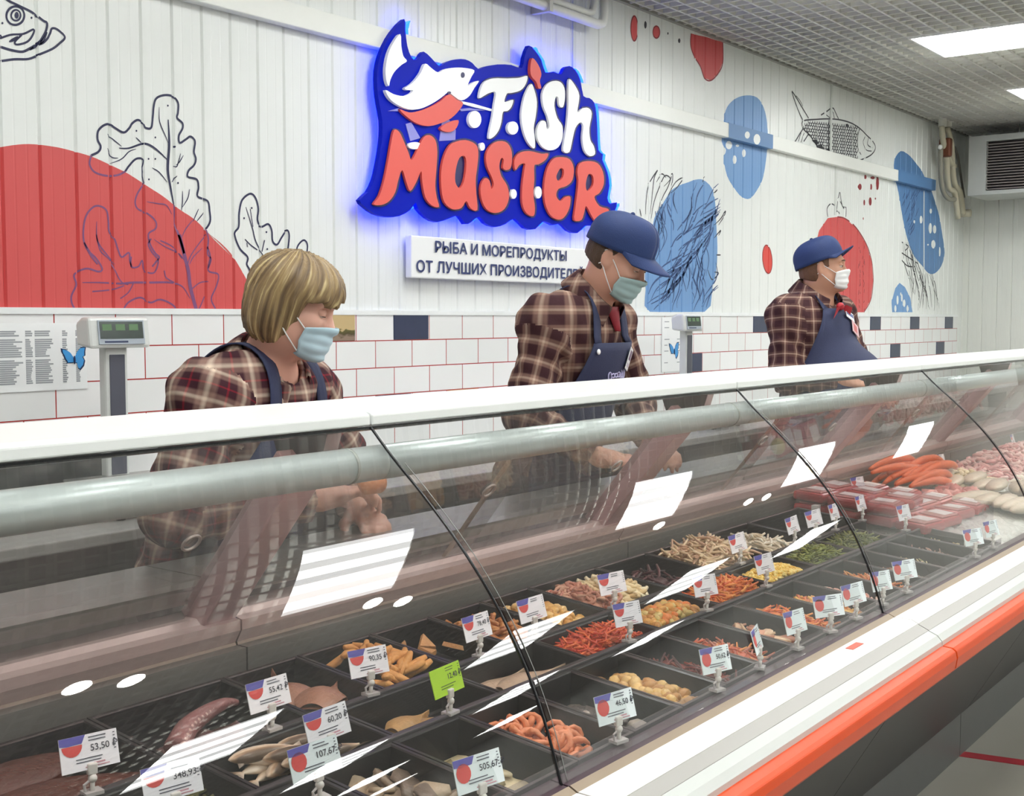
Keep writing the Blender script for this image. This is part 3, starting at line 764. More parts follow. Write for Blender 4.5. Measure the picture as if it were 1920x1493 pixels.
lp = loop_at(inset(board, 14), YS+0.05, 2)
n = len(lp)
b.add([(p[0], YS+0.022, p[1]) for p in lp]+[(p[0], YS+0.05, p[1]) for p in lp], [(i, (i+1) % n, n+(i+1) % n, n+i) for i in range(n)])
b.build('led_edge', led_blue, sg)
white_parts = {
 'F': [[(690, 490), (695, 450), (715, 410), (760, 392), (830, 392), (895, 388), (930, 380), (922, 420), (895, 452), (850, 465), (828, 468), (815, 508), (838, 505), (860, 500), (850, 535), (830, 555), (808, 560), (800, 610), (785, 655), (760, 685), (738, 692), (742, 650), (755, 590), (765, 520), (772, 462), (740, 465), (715, 478)]],
 'I': [[(948, 420), (965, 450), (978, 510), (972, 580), (962, 640), (968, 700), (965, 742), (935, 715), (912, 660), (900, 590), (905, 530), (920, 470)]],
 'S': [[(1060, 405), (1095, 410), (1115, 440), (1118, 490), (1108, 535), (1090, 528), (1085, 490), (1072, 485), (1065, 530), (1080, 590), (1105, 630), (1105, 690), (1085, 735), (1045, 752), (1005, 735), (980, 690), (980, 640), (1000, 605), (1022, 610), (1028, 645), (1040, 630), (1030, 580), (1010, 530), (1005, 470), (1025, 425)]],
 'H': [[(1140, 395), (1170, 430), (1190, 480), (1180, 560), (1205, 542), (1235, 540), (1252, 568), (1240, 640), (1245, 700), (1262, 730), (1268, 770), (1240, 780), (1215, 750), (1205, 690), (1210, 630), (1195, 612), (1170, 640), (1155, 700), (1140, 760), (1110, 755), (1115, 700), (1128, 620), (1135, 530), (1135, 450)]]}
red_parts = {
 'M': [[(265, 650), (290, 660), (310, 700), (335, 760), (352, 800), (385, 740), (410, 690), (440, 675), (470, 700), (480, 760), (475, 850), (470, 930), (478, 990), (488, 1035), (450, 1025), (420, 985), (405, 910), (400, 855), (375, 910), (345, 955), (325, 910), (305, 850), (285, 900), (270, 960), (240, 1005), (200, 1025), (162, 1020), (190, 980), (215, 900), (235, 800), (250, 710)]],
 'A': [[(570, 710), (620, 700), (670, 720), (685, 760), (680, 830), (672, 900), (675, 970), (680, 1050), (645, 1040), (625, 1005), (600, 1040), (555, 1045), (515, 1010), (500, 940), (500, 850), (515, 780), (540, 730)], [(590, 790), (618, 782), (625, 830), (612, 910), (590, 940), (570, 910), (572, 850)]],
 'S': [[(790, 705), (830, 715), (852, 760), (850, 830), (830, 850), (808, 840), (812, 800), (800, 790), (790, 830), (800, 880), (830, 930), (838, 990), (815, 1045), (770, 1065), (725, 1045), (700, 990), (698, 925), (720, 890), (742, 905), (750, 945), (762, 920), (750, 880), (728, 830), (725, 770), (750, 725)]],
 'T': [[(870, 850), (865, 800), (890, 765), (940, 755), (1000, 768), (1035, 768), (1020, 800), (985, 822), (965, 828), (965, 900), (960, 970), (968, 1040), (960, 1080), (925, 1065), (905, 1015), (905, 930), (915, 850), (918, 818), (890, 825)]],
 'E': [[(1095, 785), (1140, 795), (1162, 840), (1155, 900), (1125, 930), (1085, 945), (1075, 980), (1095, 1005), (1120, 985), (1145, 985), (1140, 1040), (1115, 1085), (1085, 1098), (1045, 1075), (1018, 1010), (1015, 920), (1030, 840), (1060, 795)], [(1095, 842), (1112, 850), (1108, 885), (1085, 905), (1075, 880)]],
 'R': [[(1180, 860), (1190, 820), (1230, 805), (1280, 815), (1308, 860), (1312, 920), (1290, 965), (1265, 985), (1290, 1030), (1335, 1045), (1330, 1075), (1290, 1118), (1255, 1085), (1225, 1030), (1215, 1060), (1200, 1100), (1165, 1100), (1170, 1040), (1180, 960), (1185, 900)], [(1235, 872), (1258, 880), (1258, 925), (1230, 955), (1222, 920)]]}
for k, l in red_parts.items():
    plate('letter_outline', [inset(l[0], -9)], sign_navy, YS-0.004, YS, sg)
    tag(plate('letter', l, sign_red, YS-0.014, YS-0.004, sg), 'red brush letter')
for k, l in white_parts.items():
    plate('letter_outline', [inset(l[0], -7)], sign_navy, YS-0.004, YS, sg)
    tag(plate('letter', l, sign_white, YS-0.014, YS-0.004, sg), 'white brush letter')
tag(plate('letter_dot', [[(955, 290), (985, 325), (1000, 370), (992, 405), (1000, 440), (985, 440), (975, 410), (950, 380), (945, 340)]], sign_red, YS-0.014, YS, sg), 'red fish-shaped dot of the letter i')
fb = plate('fish_body', [[(420, 318), (450, 340), (485, 362), (520, 345), (570, 338), (620, 340), (665, 352), (650, 385), (632, 428), (660, 412), (688, 405), (665, 440), (640, 480), (600, 502), (560, 478), (535, 462), (500, 488), (450, 520), (390, 545), (330, 545), (275, 520), (240, 490), (222, 450), (260, 470), (310, 480), (350, 465), (358, 450), (330, 450), (318, 440), (350, 420), (375, 395), (400, 360)]], sign_white, YS-0.014, YS, sg)
plate('fish_tail', [[(295, 170), (300, 230), (310, 280), (328, 305), (300, 325), (265, 360), (245, 400), (238, 430), (225, 400), (222, 340), (235, 270), (260, 215)]], sign_white, YS-0.014, YS, sg)
plate('fish_belly', [[(290, 545), (340, 562), (400, 552), (460, 527), (500, 502), (540, 472), (575, 497), (608, 515), (590, 550), (550, 590), (500, 615), (440, 630), (385, 620), (335, 590)]], sign_red, YS-0.012, YS, sg)
plate('fish_fin', [[(495, 640), (530, 615), (585, 600), (575, 640), (545, 660), (510, 655)]], sign_red, YS-0.012, YS, sg)
plate('fish_eye', [ell(0, (608, 375), 9, 14, 10)], sign_navy, YS-0.016, YS-0.013, fb)
plate('fish_mouth', [ell(0, (540, 463), 9, 6, 8)], sign_navy, YS-0.016, YS-0.013, fb)
lil = mat('sign_lilac', '#8f8fe0', 0.4)
plate('water_splash', [[(322, 620), (350, 612), (395, 690), (345, 705)]], lil, YS-0.003, YS, sg, 1)
plate('water_splash', [[(505, 595), (540, 600), (572, 650), (570, 700), (490, 705)]], lil, YS-0.003, YS, sg, 1)
plate('water_splash', [[(600, 505), (660, 518), (752, 545), (750, 555), (660, 535), (610, 520)]], sign_white, YS-0.006, YS, sg, 1)
plate('water_splash', [[(590, 545), (640, 540), (720, 552), (640, 552), (600, 556)]], lil, YS-0.006, YS, sg, 1)
plate('water_splash', [[(235, 555), (290, 540), (285, 556)]], lil, YS-0.004, YS, sg, 1)
for c, rx, ry in (((668, 597), 32, 43), ((858, 640), 27, 33), ((705, 733), 13, 20), ((862, 970), 15, 24), ((985, 962), 17, 30), ((368, 728), 34, 18)):
    plate('bubble', [ell(0, c, rx, ry, 12)], sign_white, YS-0.012, YS, sg, 2)

# white name board under it
YB = 3.055
def bp_(u, v): q = on_y(u, v, YB); return q
x0, x1 = bp_(771, 480).x, 4.66
z1, z0 = bp_(771, 441).z, bp_(773, 521).z
nb = thing('name_board', 'white board with two lines of navy lettering under the blue sign', 'sign', ((x0+x1)/2, YB, z0))
bevel(MB().box(x0, x1, YB, YB+0.03, z0, z1).build('board', mat('board_white', '#eff1f2', 0.3, var=0.01), nb), 0.004)
for k in range(6):
    xx = x0+0.1+(x1-x0-0.2)*(k % 3)/2; zz = z0+0.05+(z1-z0-0.1)*(k//3); MB().tube([(xx, YB+0.03, zz), (xx, Y_WALL+0.002, zz)], 0.01, 8).build('spacer', mat('spacer', '#c8c8c8', 0.4), nb)
navy_t = mat('letter_navy', '#2d3a6e', 0.4)
def fit_text(s, xa, xb, za, zh, y, m_, parent, name='lettering', bold=0.0, depth=0.004):
    me = text_mesh(s, 1.0, 0.0, 0.0)
    co, fs = mesh_arrays(me); bpy.data.meshes.remove(me)
    mn, mx = co.min(0), co.max(0)
    # capital height measured without the descenders
    cap = text_mesh('И', 1.0); cc, _f = mesh_arrays(cap); bpy.data.meshes.remove(cap)
    h0, h1 = cc[:, 1].min(), cc[:, 1].max()
    sx = (xb-xa)/(mx[0]-mn[0]); sz = zh/(h1-h0)
    # one object per word
    used = np.array(sorted({i for f in fs for i in f})); cur = 0.0; out = []
    words_l = s.split(' '); xs = co[:, 0]
    order = np.sort(xs); gaps = np.sort(np.argsort(np.diff(order))[-(len(words_l)-1):]) if len(words_l) > 1 else []
    cuts = [-1e9]+[(order[g]+order[g+1])/2 for g in gaps]+[1e9]
    for a, c in zip(cuts, cuts[1:]):
        f2 = [f for f in fs if a < xs[f[0]] <= c]; b = MB()
        for k, (ox, oz) in enumerate(((0, 0), (bold, 0), (-bold, 0), (0, bold), (0, -bold))): b.add([(xa+(p[0]-mn[0]+ox)*sx, y-depth-.0001*k, za+(p[1]-h0+oz)*sz) for p in co], f2)
        out.append(b.build(name, m_, parent))
    return out
p0_, p1_ = bp_(815, 472), bp_(1061, 485)
zt = bp_(815, 452).z; zb = bp_(815, 473).z
fit_text('РЫБА И МОРЕПРОДУКТЫ', bp_(815, 460).x, bp_(1061, 470).x, zb, zt-zb, YB, navy_t, nb, bold=0.022)
zt = bp_(780, 488).z; zb = bp_(780, 509.5).z
fit_text('ОТ ЛУЧШИХ ПРОИЗВОДИТЕЛЕЙ', bp_(780, 500).x, bp_(1093, 505).x, zb, zt-zb, YB, navy_t, nb, bold=0.022)
# ------------------------------------------------------------------ the refrigerated counter: modules side by side along X
SEAMS = [-1.24, 0.11, 1.46, 2.79, 4.18, 5.55, 6.92]
H = CAM_H
def zz(v): return H+v
white_alu = mat('white_aluminium', '#eff2f0', 0.3, var=0.01)
tube_m = mat('brushed_tube', '#c5ccca', 0.33, 0.35, var=0.03)
pink_alu = mat('rail_aluminium', '#c9b6b2', 0.35, 0.35, var=0.03)
post_m = mat('post_grey', '#b79c9d', 0.45, 0.0, var=0.04)
steel = mat('tank_steel', '#8c7c70', 0.4, 0.25, var=0.06)
deck_m = mat('deck_black', '#1d191b', 0.35, var=0.1)
plum = mat('vent_plum', '#3a2632', 0.4)
beige_alu = mat('beige_alu', '#94836f', 0.4, 0.3)
sill_w = mat('sill_white', '#ecebe6', 0.3, var=0.01)
sill_g = mat('sill_grey', '#a9a7a2', 0.35, var=0.02)
sill_l = mat('sill_lightgrey', '#c9cdc9', 0.3, var=0.01)
orange = mat('bumper_orange', '#df4a08', 0.35, var=0.04, spec=0.35)
panel_d = mat('front_panel_dark', '#333336', 0.35, var=0.06)
plinth_m = mat('plinth_grey', '#5b5c5c', 0.4)
glass_f = thin_glass('curved_glass', (0.95, 0.965, 0.96, 1), 0.075, 0.006, haze=0.016)
glass_d = thin_glass('door_plexi', (0.72, 0.70, 0.69, 1), 0.06, 0.03, haze=0.10)
acrylic = thin_glass('acrylic', (0.93, 0.92, 0.94, 1), 0.05, 0.02, haze=0.05)
edge_d = mat('glass_edge_dark', '#232426', 0.2)
led_in = mat('case_led', '#fff0ee', 0.5, emis=('#ffd9d0', 9.0))
gl_prof = smooth_loop([(1.400, -.180), (1.352, -.226), (1.280, -.288), (1.205, -.360), (1.140, -.436), (1.086, -.518), (1.045, -.603), (1.012, -.700)], 5, False)
def deck_z(y): return -.6916+.1*(y-1.04)          # rim plane of the trays
POST_T, POST_B = (1.50, -.262), (1.765, -.575)
def counter_module(i, x0, x1, label):
    g = 0.002
    a, c = x0+g, x1-g
    t = thing('display_counter', label, 'display counter', ((x0+x1)/2, 1.4, 0), group=None)
    b = MB(); b.prism_x([(1.400, zz(-.178)), (1.400, zz(-.160)), (1.410, zz(-.155)), (1.622, zz(-.150)), (1.625, zz(-.172)), (1.42, zz(-.181))][::-1], a, c)
    bevel(b.build('top_shelf', white_alu, t), 0.003)
    b = MB(); b.prism_x([(1.398, zz(-.1785)), (1.418, zz(-.1825)), (1.418, zz(-.188)), (1.398, zz(-.184))], a, c); b.build('gasket', edge_d, t)
    b = MB(); b.tube([(a, 1.385, zz(-.238)), (c, 1.385, zz(-.238))], 0.029, 24, cap=True); tb = b.build('lamp_tube', tube_m, t, True)
    b = MB()
    b.tube([(c-0.075, 1.385, zz(-.238)), (c-0.069, 1.385, zz(-.238))], 0.0297, 24, cap=True); b.build('tube_joint', mat('tube_joint', '#a9aca6', 0.4, 0.3), tb, True)
    b = MB(); b.box(a+0.03, c-0.03, 1.398, 1.416, zz(-.268), zz(-.262)); b.build('led_strip', led_in, tb)
    # curved front glass
    b = MB(); b.grid([[(xx, y, zz(z)) for y, z in gl_prof] for xx in np.linspace(a+0.003, c-0.003, 8)], flip=False)
    gl = b.build('curved_glass', glass_f, t, True)
    b = MB()
    b.tube([(c-0.001, y-0.001, zz(z)) for y, z in gl_prof], 0.0024, 6); b.build('glass_edge', edge_d, gl, True)
    b = MB()
    b.tube([(a+0.012, y-0.001, zz(z)) for y, z in gl_prof[6:]], 0.0008, 5); b.build('glass_edge', mat('glass_edge_pale', '#8d8f8c', 0.2), gl, True)
    # slanted post at the module seam
    dy, dz = POST_B[0]-POST_T[0], POST_B[1]-POST_T[1]; l = math.hypot(dy, dz); ny, nz = -dz/l, dy/l
    b = MB()
    w = 0.062
    prof = [(POST_T[0], zz(POST_T[1])), (POST_B[0], zz(POST_B[1])), (POST_B[0]+ny*w, zz(POST_B[1]+nz*w)), (POST_T[0]+ny*w, zz(POST_T[1]+nz*w))]
    b.prism_x(prof, c-0.075, c+0.0)
    bevel(b.build('post', post_m, t), 0.003)
    b = MB(); b.prism_x([(1.46, zz(-.19)), (1.60, zz(-.19)), (1.56, zz(-.30)), (1.49, zz(-.28))], c-0.04, c-0.006); b.build('shelf_bracket', mat('bracket_dark', '#4b4a49', 0.4, 0.4), t)
    # rear sliding doors of tinted plexi, each with a finger ring
    for k, (d0, d1, off) in enumerate(((a+0.02, (a+c)/2+0.03, 0.012), ((a+c)/2-0.03, c-0.09, 0.026))):
        T = (1.515+off, -.245); Bt = (1.765+off, -.555)
        b = MB(); b.grid([[(xx, T[0]+(Bt[0]-T[0])*s, zz(T[1]+(Bt[1]-T[1])*s)) for s in np.linspace(0, 1, 5)] for xx in np.linspace(d0, d1, 5)])
        dr = b.build('sliding_door', glass_d, t, True)
        b = MB()
        for xx in (d0,): b.prism_x([(T[0]-.004, zz(T[1])), (Bt[0]-.004, zz(Bt[1])), (Bt[0]+.006, zz(Bt[1])), (T[0]+.006, zz(T[1]))], xx-0.005, xx+0.004)
        b.build('door_edge', mat('door_edge_tan', '#a58f7d', 0.35, 0.2), dr)
        xr = d1-0.09; s = 0.42; cyz = (T[0]+(Bt[0]-T[0])*s-0.004, zz(T[1]+(Bt[1]-T[1])*s))
        dl = Vector((0, Bt[0]-T[0], Bt[1]-T[1])).normalized()
        ring = [Vector((xr, cyz[0], cyz[1]))+Vector((1, 0, 0))*0.017*math.cos(q)+dl*0.017*math.sin(q) for q in np.linspace(0, 2*pi, 17)]
        b = MB(); b.tube(ring, 0.0028, 6, cap=False); b.build('finger_ring', mat('ring_silver', '#b9b4ae', 0.3, 0.6), dr, True)
    # rear rail, tank wall, deck
    b = MB(); b.prism_x([(1.735, zz(-.575)), (1.735, zz(-.556)), (1.755, zz(-.552)), (1.765, zz(-.543)), (1.83, zz(-.543)), (1.83, zz(-.60)), (1.75, zz(-.60))], a, c)
    b.build('door_rail', pink_alu, t)
    b = MB(); b.prism_x([(1.742, zz(-.576)), (1.75, zz(-.60)), (1.755, zz(-.60)), (1.747, zz(-.576))], a, c-0.002); b.build('rail_groove', mat('rail_dark', '#5c4c49', 0.5), t)
    b = MB(); b.prism_x([(1.749, zz(-.60)), (1.725, zz(-.66)), (1.69, zz(-.80)), (1.70, zz(-.80)), (1.735, zz(-.66)), (1.759, zz(-.60))][::-1], a, c)
    b.build('tank_wall', steel, t)
    b = MB(); b.prism_x([(1.70, zz(-.715)), (1.02, zz(-.785)), (1.02, zz(-.80)), (1.70, zz(-.80))][::-1], a, c); b.build('deck', deck_m, t)
    # rear worktop and body behind
    b = MB(); b.prism_x([(1.79, zz(-.52)), (1.79, zz(-.49)), (2.02, zz(-.49)), (2.02, zz(-.52))][::-1], a, c); b.build('rear_worktop', mat('worktop_steel', '#a9a9a6', 0.3, 0.8), t)
    b = MB(); b.box(a, c, 1.72, 1.80, 0.12, zz(-.605)); b.build('rear_panel', mat('rear_panel', '#8d8c88', 0.4, 0.5), t)
    # front: vent strip, ledges, bumper, body panel, plinth
    b = MB(); b.prism_x([(1.034, zz(-.694)), (1.0, zz(-.697)), (1.0, zz(-.72)), (1.034, zz(-.79))], a, c); b.build('vent_strip', plum, t)
    b = MB()
    n = int((c-a)/0.012)
    for k in range(n): b.box(a+0.006+k*0.012, a+0.012+k*0.012, 1.0025, 1.0065, zz(-.6985), zz(-.6968))
    tag(b.build('vent_slots', mat('vent_slot', '#8a5f55', 0.5), t), kind=None)
    b = MB(); b.prism_x([(1.0, zz(-.6955)), (0.990, zz(-.700)), (0.985, zz(-.7025)), (0.985, zz(-.72)), (1.0, zz(-.72))][::-1], a, c); b.build('glass_channel', beige_alu, t)
    b = MB(); b.prism_x([(0.985, zz(-.702)), (0.945, zz(-.702)), (0.93, zz(-.709)), (0.93, zz(-.74)), (0.985, zz(-.74))], a, c); b.build('white_sill', sill_w, t)
    b = MB(); b.prism_x([(0.93, zz(-.710)), (0.905, zz(-.721)), (0.905, zz(-.75)), (0.93, zz(-.75))], a, c); b.build('grey_sill', sill_g, t)
    b = MB(); b.prism_x([(0.905, zz(-.722)), (0.885, zz(-.730)), (0.874, zz(-.742)), (0.872, zz(-.76)), (0.905, zz(-.76))], a, c); b.build('lower_sill', sill_l, t)
    b = MB(); b.prism_x([(0.874, zz(-.752)), (0.850, zz(-.754)), (0.841, zz(-.760)), (0.838, zz(-.775)), (0.842, zz(-.800)), (0.855, zz(-.815)), (0.89, zz(-.82)), (0.90, zz(-.752))], a, c); bevel(b.build('bumper', orange, t), 0.003)
    b = MB(); b.prism_x([(0.90, zz(-.76)), (0.93, zz(-.83)), (1.22, zz(-1.33)), (1.25, zz(-1.33)), (0.99, zz(-.80)), (0.99, zz(-.76))], a, c); b.build('front_panel', panel_d, t)
    b = MB(); b.box(a, c, 1.24, 1.75, 0.0, zz(-1.32)); b.build('plinth', plinth_m, t)
    return t
names = {0: 'glass-fronted fish counter section out of frame at the left', 1: 'glass-fronted fish counter section at the left end, in front of the blond woman',
         2: 'glass-fronted fish counter section in front of the middle man, holding most salad trays', 3: 'glass-fronted fish counter section in front of the far capped man',
         4: 'glass-fronted fish counter section holding the red fish packs on ice', 5: 'glass-fronted fish counter section at the far right end'}
for i in range(1, 6): counter_module(i, SEAMS[i], SEAMS[i+1], names[i])
# end wall of the counter row
b = MB(); b.prism_x([(1.40, zz(-.18)), (1.60, zz(-.18)), (1.77, zz(-.55)), (1.77, 0.0), (1.24, 0.0), (0.90, zz(-.78)), (1.0, zz(-.70)), (1.14, zz(-.436))], SEAMS[6]+0.003, SEAMS[6]+0.03)
tag(b.build('counter_end_panel', sill_l), 'grey end panel closing the far end of the counter', 'panel')
# red slot label on the white sill
p = on_z(1621, 1215, zz(-.7018))
tag(MB().box(p.x-0.03, p.x+0.03, 0.955, 0.972, zz(-.7018), zz(-.7008)).build('sill_sticker', mat('sticker_red', '#c9573f', 0.4)), 'small red sticker on the white sill near a seam', 'sticker')
# clear price rail standing along the front row
b = MB(); b.box(0.85, 3.85, 1.0335, 1.0365, zz(-.715), zz(-.674)); b.box(0.85, 3.85, 1.012, 1.0335, zz(-.6965), zz(-.6945))
tag(b.build('price_rail', acrylic), 'clear acrylic price rail along the front edge of the trays', 'price rail')
# row bars between the rows
bar = mat('row_bar', '#3a3538', 0.35)
for y, lab in ((1.293, 'dark dividing bar between the front and the middle row of trays'), (1.4385, 'dark dividing bar between the middle and the back row of trays')):
    z = zz(deck_z(y)); b = MB(); b.box(0.3, 3.78, y-0.006, y+0.006, z-0.07, z+0.004); tag(bevel(b.build('row_divider', bar), 0.002), lab, 'divider')

# ------------------------------------------------------------------ trays and what lies in them
tray_m = mat('tray_black', '#1e1a1d', 0.28, var=0.1)
TILT = math.atan(0.1)
TRAYS = {}
def tray_mesh(w, d, h):
    key = (round(w, 3), round(d, 3), h)
    if key in TRAYS: return TRAYS[key]
    b = MB()
    def ring(x, y, z): return [(-x, -y, z), (x, -y, z), (x, y, z), (-x, y, z)]
    W2, D2 = w/2, d/2
    R = [ring(W2, D2, -0.004), ring(W2, D2, 0), ring(W2-0.006, D2-0.006, 0.0), ring(W2-0.008, D2-0.008, -0.002), ring(W2-0.02, D2-0.02, -h+0.004), ring(W2-0.026, D2-0.026, -h+0.0015)]
    for r0, r1 in zip(R, R[1:]):
        b.add(r0+r1, [(k, (k+1) % 4, 4+(k+1) % 4, 4+k) for k in range(4)])
    b.add(R[-1], [(0, 1, 2, 3)])
    O = [ring(W2, D2, -0.004), ring(W2-0.005, D2-0.005, -0.004), ring(W2-0.018, D2-0.018, -h)]
    for r0, r1 in zip(O, O[1:]): b.add(r0+r1, [(k, 4+k, 4+(k+1) % 4, (k+1) % 4) for k in range(4)])
    b.add(O[-1], [(0, 3, 2, 1)])
    me = b.mesh('tray'); me.materials.append(tray_m)
    TRAYS[key] = me
    return me
def add_tray(x, y, w, d, h, label):
    o = bpy.data.objects.new('food_tray', tray_mesh(w-0.003, d-0.003, h)); COL.objects.link(o)
    o.location = (x, y, zz(deck_z(y))); o.rotation_euler = (TILT, 0, 0)
    tag(o, label, 'tray')
    return o
food_mats = {}
def fm(c, rough=0.35, var=0.22):
    k = 'food_'+c.lstrip('#')
    return mat(k, c, rough, var=var, scale=45.0, bump=0.25, bscale=160, sss=0.0)
def heap(x, y, w, d, hh):
    return hh*max(0, 1-(2*x/w)**2*0.8)*max(0, 1-(2*y/d)**2*0.8)
def piece(b, kind, p, s, r, mi):
    M = Matrix.Translation(p) @ Euler((r.uniform(-.6, .6), r.uniform(-.6, .6), r.uniform(0, 6.3))).to_matrix().to_4x4()
    if kind == 'shred':
        l = s*r.uniform(0.7, 1.4); c = r.uniform(-.3, .3)*l; q = s*0.07
        b.tube([(-l/2, 0, 0), (-l/6, c*0.5, c*0.3), (l/6, c*0.5, c*0.2), (l/2, 0, 0)], [q*0.7, q, q, q*0.6], 5, mi, True, M)
    elif kind == 'stick':
        l = s*r.uniform(0.8, 1.3); q = s*0.14
        b.tube([(-l/2, 0, 0), (-l/4, q*.4, 0), (l/4, -q*.3, q*.3), (l/2, 0, 0)], [q*.8, q*1.1, q, q*.7], 7, mi, True, M)
    elif kind == 'cube':
        q = s*0.5*r.uniform(0.7, 1.1); k = 0.8
        b.add([(x*q*(k if z > 0 else 1), y*q*(k if z < 0 else 1), z*q*0.8) for x, y, z in ((-1, -1, -1), (1, -1, -1), (1, 1, -1), (-1, 1, -1), (-1, -1, 1), (1, -1, 1), (1, 1, 1), (-1, 1, 1))], [(0, 3, 2, 1), (4, 5, 6, 7), (0, 1, 5, 4), (1, 2, 6, 5), (2, 3, 7, 6), (3, 0, 4, 7)], mi, M)
    elif kind == 'blob':
        b.ball((0, 0, 0), (s*.5*r.uniform(.8, 1.2), s*.42, s*.32), 8, 6, mi, M)
    elif kind == 'slice':
        n = 9; vs = []; 
        for sgn in (1, -1):
            for k in range(n):
                a = 2*pi*k/n; rr = s*0.5*(1+0.15*math.sin(3*a+s*99))
                vs.append((rr*1.3*math.cos(a), rr*0.8*math.sin(a), sgn*s*0.07+0.1*s*math.cos(a)))
        b.add(vs, [tuple(range(n)), tuple(range(n, 2*n))[::-1]]+[(k, n+k, n+(k+1) % n, (k+1) % n) for k in range(n)], mi, M)
    elif kind == 'ring':
        pts = [(s*.42*math.cos(a), s*.36*math.sin(a), s*.05*math.sin(2*a)) for a in np.linspace(0.3, 5.4, 9)]
        b.tube(pts, [s*.05, s*.11, s*.15, s*.16, s*.16, s*.14, s*.12, s*.09, s*.04], 7, mi, True, M)
    elif kind == 'chip':
        b.ball((0, 0, 0), (s*.5, s*.5, s*.12), 7, 4, mi, M)
def fill(tr, w, d, h, style, name, label, seed=0):
    """loose uncountable food in a tray: one object"""
    kind, size, num, cols, base, hh, span = style
    r = random.Random(seed+int(1000*tr.location.x))
    b = MB()
    wi, di = w-0.05, d-0.05
    # the mass underneath
    G = []
    for i in range(13):
        row = []
        for j in range(9):
            x = -wi/2+wi*i/12; y = (-di/2+di*j/8)
            xx = x*span[0]+span[1]*wi; yy = y*span[2]+span[3]*di
            zz_ = -h+0.006+(base+heap(x, y, wi, di, hh)+r.uniform(-1, 1)*size*0.12)*(0.0 if i in (0, 12) or j in (0, 8) else 1)
            row.append((xx, yy, zz_))
        G.append(row)
    b.grid(G, 0)
    for k in range(num):
        x = r.uniform(-wi/2, wi/2)*0.94; y = r.uniform(-di/2, di/2)*0.92
        xx = x*span[0]+span[1]*wi; yy = y*span[2]+span[3]*di
        z = -h+0.006+base+heap(x, y, wi, di, hh)+r.uniform(-0.1, 0.35)*size*0.5
        piece(b, kind, (xx, yy, z), size, r, r.randrange(len(cols)))
    me = b.mesh(name)
    for c in cols: me.materials.append(fm(c))
    o = bpy.data.objects.new(name, me); COL.objects.link(o)
    me.polygons.foreach_set('use_smooth', [kind not in ('cube',)]*len(me.polygons))
    o.location = tr.location; o.rotation_euler = tr.rotation_euler
    return tag(o, label, name.replace('_', ' '), None, 'stuff')
FULL = (1, 0, 1, 0)
def sty(kind, size, num, cols, base=0.012, hh=0.02, span=FULL): return (kind, size, num, cols, base, hh, span)
TH = 0.062
# front row
C_ROW = [
 ('seaweed_salad', 'dark green seaweed salad', sty('shred', .05, 120, ['#3a3d18', '#4a4a1a', '#2e2c18'], .006, .02)),
 ('herring_fillet', 'pinkish grey herring chunks', sty('cube', .042, 34, ['#a88d84', '#8e7770', '#b8a196'], .012, .035)),
 ('mackerel_pieces', 'grey-brown mackerel pieces', sty('slice', .05, 26, ['#9a8672', '#7b6a5c', '#b09a80'], .01, .02)),
 ('marinated_onion', 'few pale marinated scraps', sty('slice', .035, 14, ['#cdbb96', '#8a7a52', '#4d4620'], .004, .012)),
 ('shrimp', 'orange-pink peeled shrimps', None),
 ('squid_scraps', 'dark squid salad with pale bits', sty('slice', .03, 18, ['#6b5b50', '#4e4440', '#b5a89c'], .005, .012)),
 ('mussel_meat', 'tan mussel meat', sty('blob', .03, 70, ['#c99b5a', '#b5803f', '#d8b06a'], .016, .026)),
 ('beet_salad', 'dark red beet salad', sty('shred', .04, 90, ['#6f2420', '#8a3420', '#4a1a1c'], .012, .022)),
 ('carrot_squid_salad', 'orange and pink squid salad', sty('shred', .04, 90, ['#c2552e', '#b8705a', '#d98d4a'], .014, .022)),
 ('spicy_cabbage', 'pale pink spicy cabbage', sty('slice', .035, 34, ['#c98f70', '#b5765c', '#d8b48f'], .012, .02)),
 ('carrot_fish_salad', 'bright orange carrot fish salad', sty('shred', .04, 110, ['#e0742a', '#d2612a', '#e89a4a'], .018, .026)),
 ('pepper_salad', 'yellow and orange pepper salad', sty('stick', .03, 70, ['#d99a3a', '#e0b05a', '#c9682e'], .018, .026)),
 ('crab_stick_salad', 'pale pink crab stick salad', sty('stick', .032, 50, ['#d8a898', '#c98a78', '#e0c4b5'], .01, .02)),
 ('carrot_fish_salad', 'orange-brown carrot salad', sty('shred', .04, 100, ['#d07a35', '#b8602a', '#d89a5a'], .016, .024)),
 ('vegetable_mix', 'red and green vegetable mix', sty('cube', .018, 90, ['#9a3a30', '#6a7a35', '#b08a70'], .012, .02)),
 ('sprout_salad', 'pale sprout salad', sty('shred', .04, 80, ['#b5a878', '#c9a08a', '#8a8a55'], .01, .02)),
 ('cabbage_mix', 'dull pink cabbage mix', sty('shred', .04, 80, ['#b58a7a', '#9a7a6a', '#c9a898'], .01, .02)),
 ('sauerkraut', 'pale yellow sauerkraut', sty('shred', .045, 90, ['#c9bb8a', '#b8a878', '#d8cc9e'], .01, .02))]
ordinal = ['first', 'second', 'third', 'fourth', 'fifth', 'sixth', 'seventh', 'eighth', 'ninth', 'tenth', 'eleventh', 'twelfth', 'thirteenth', 'fourteenth', 'fifteenth', 'sixteenth', 'seventeenth', 'eighteenth']
WC, DC = 0.1665, 0.248
yC = 1.163
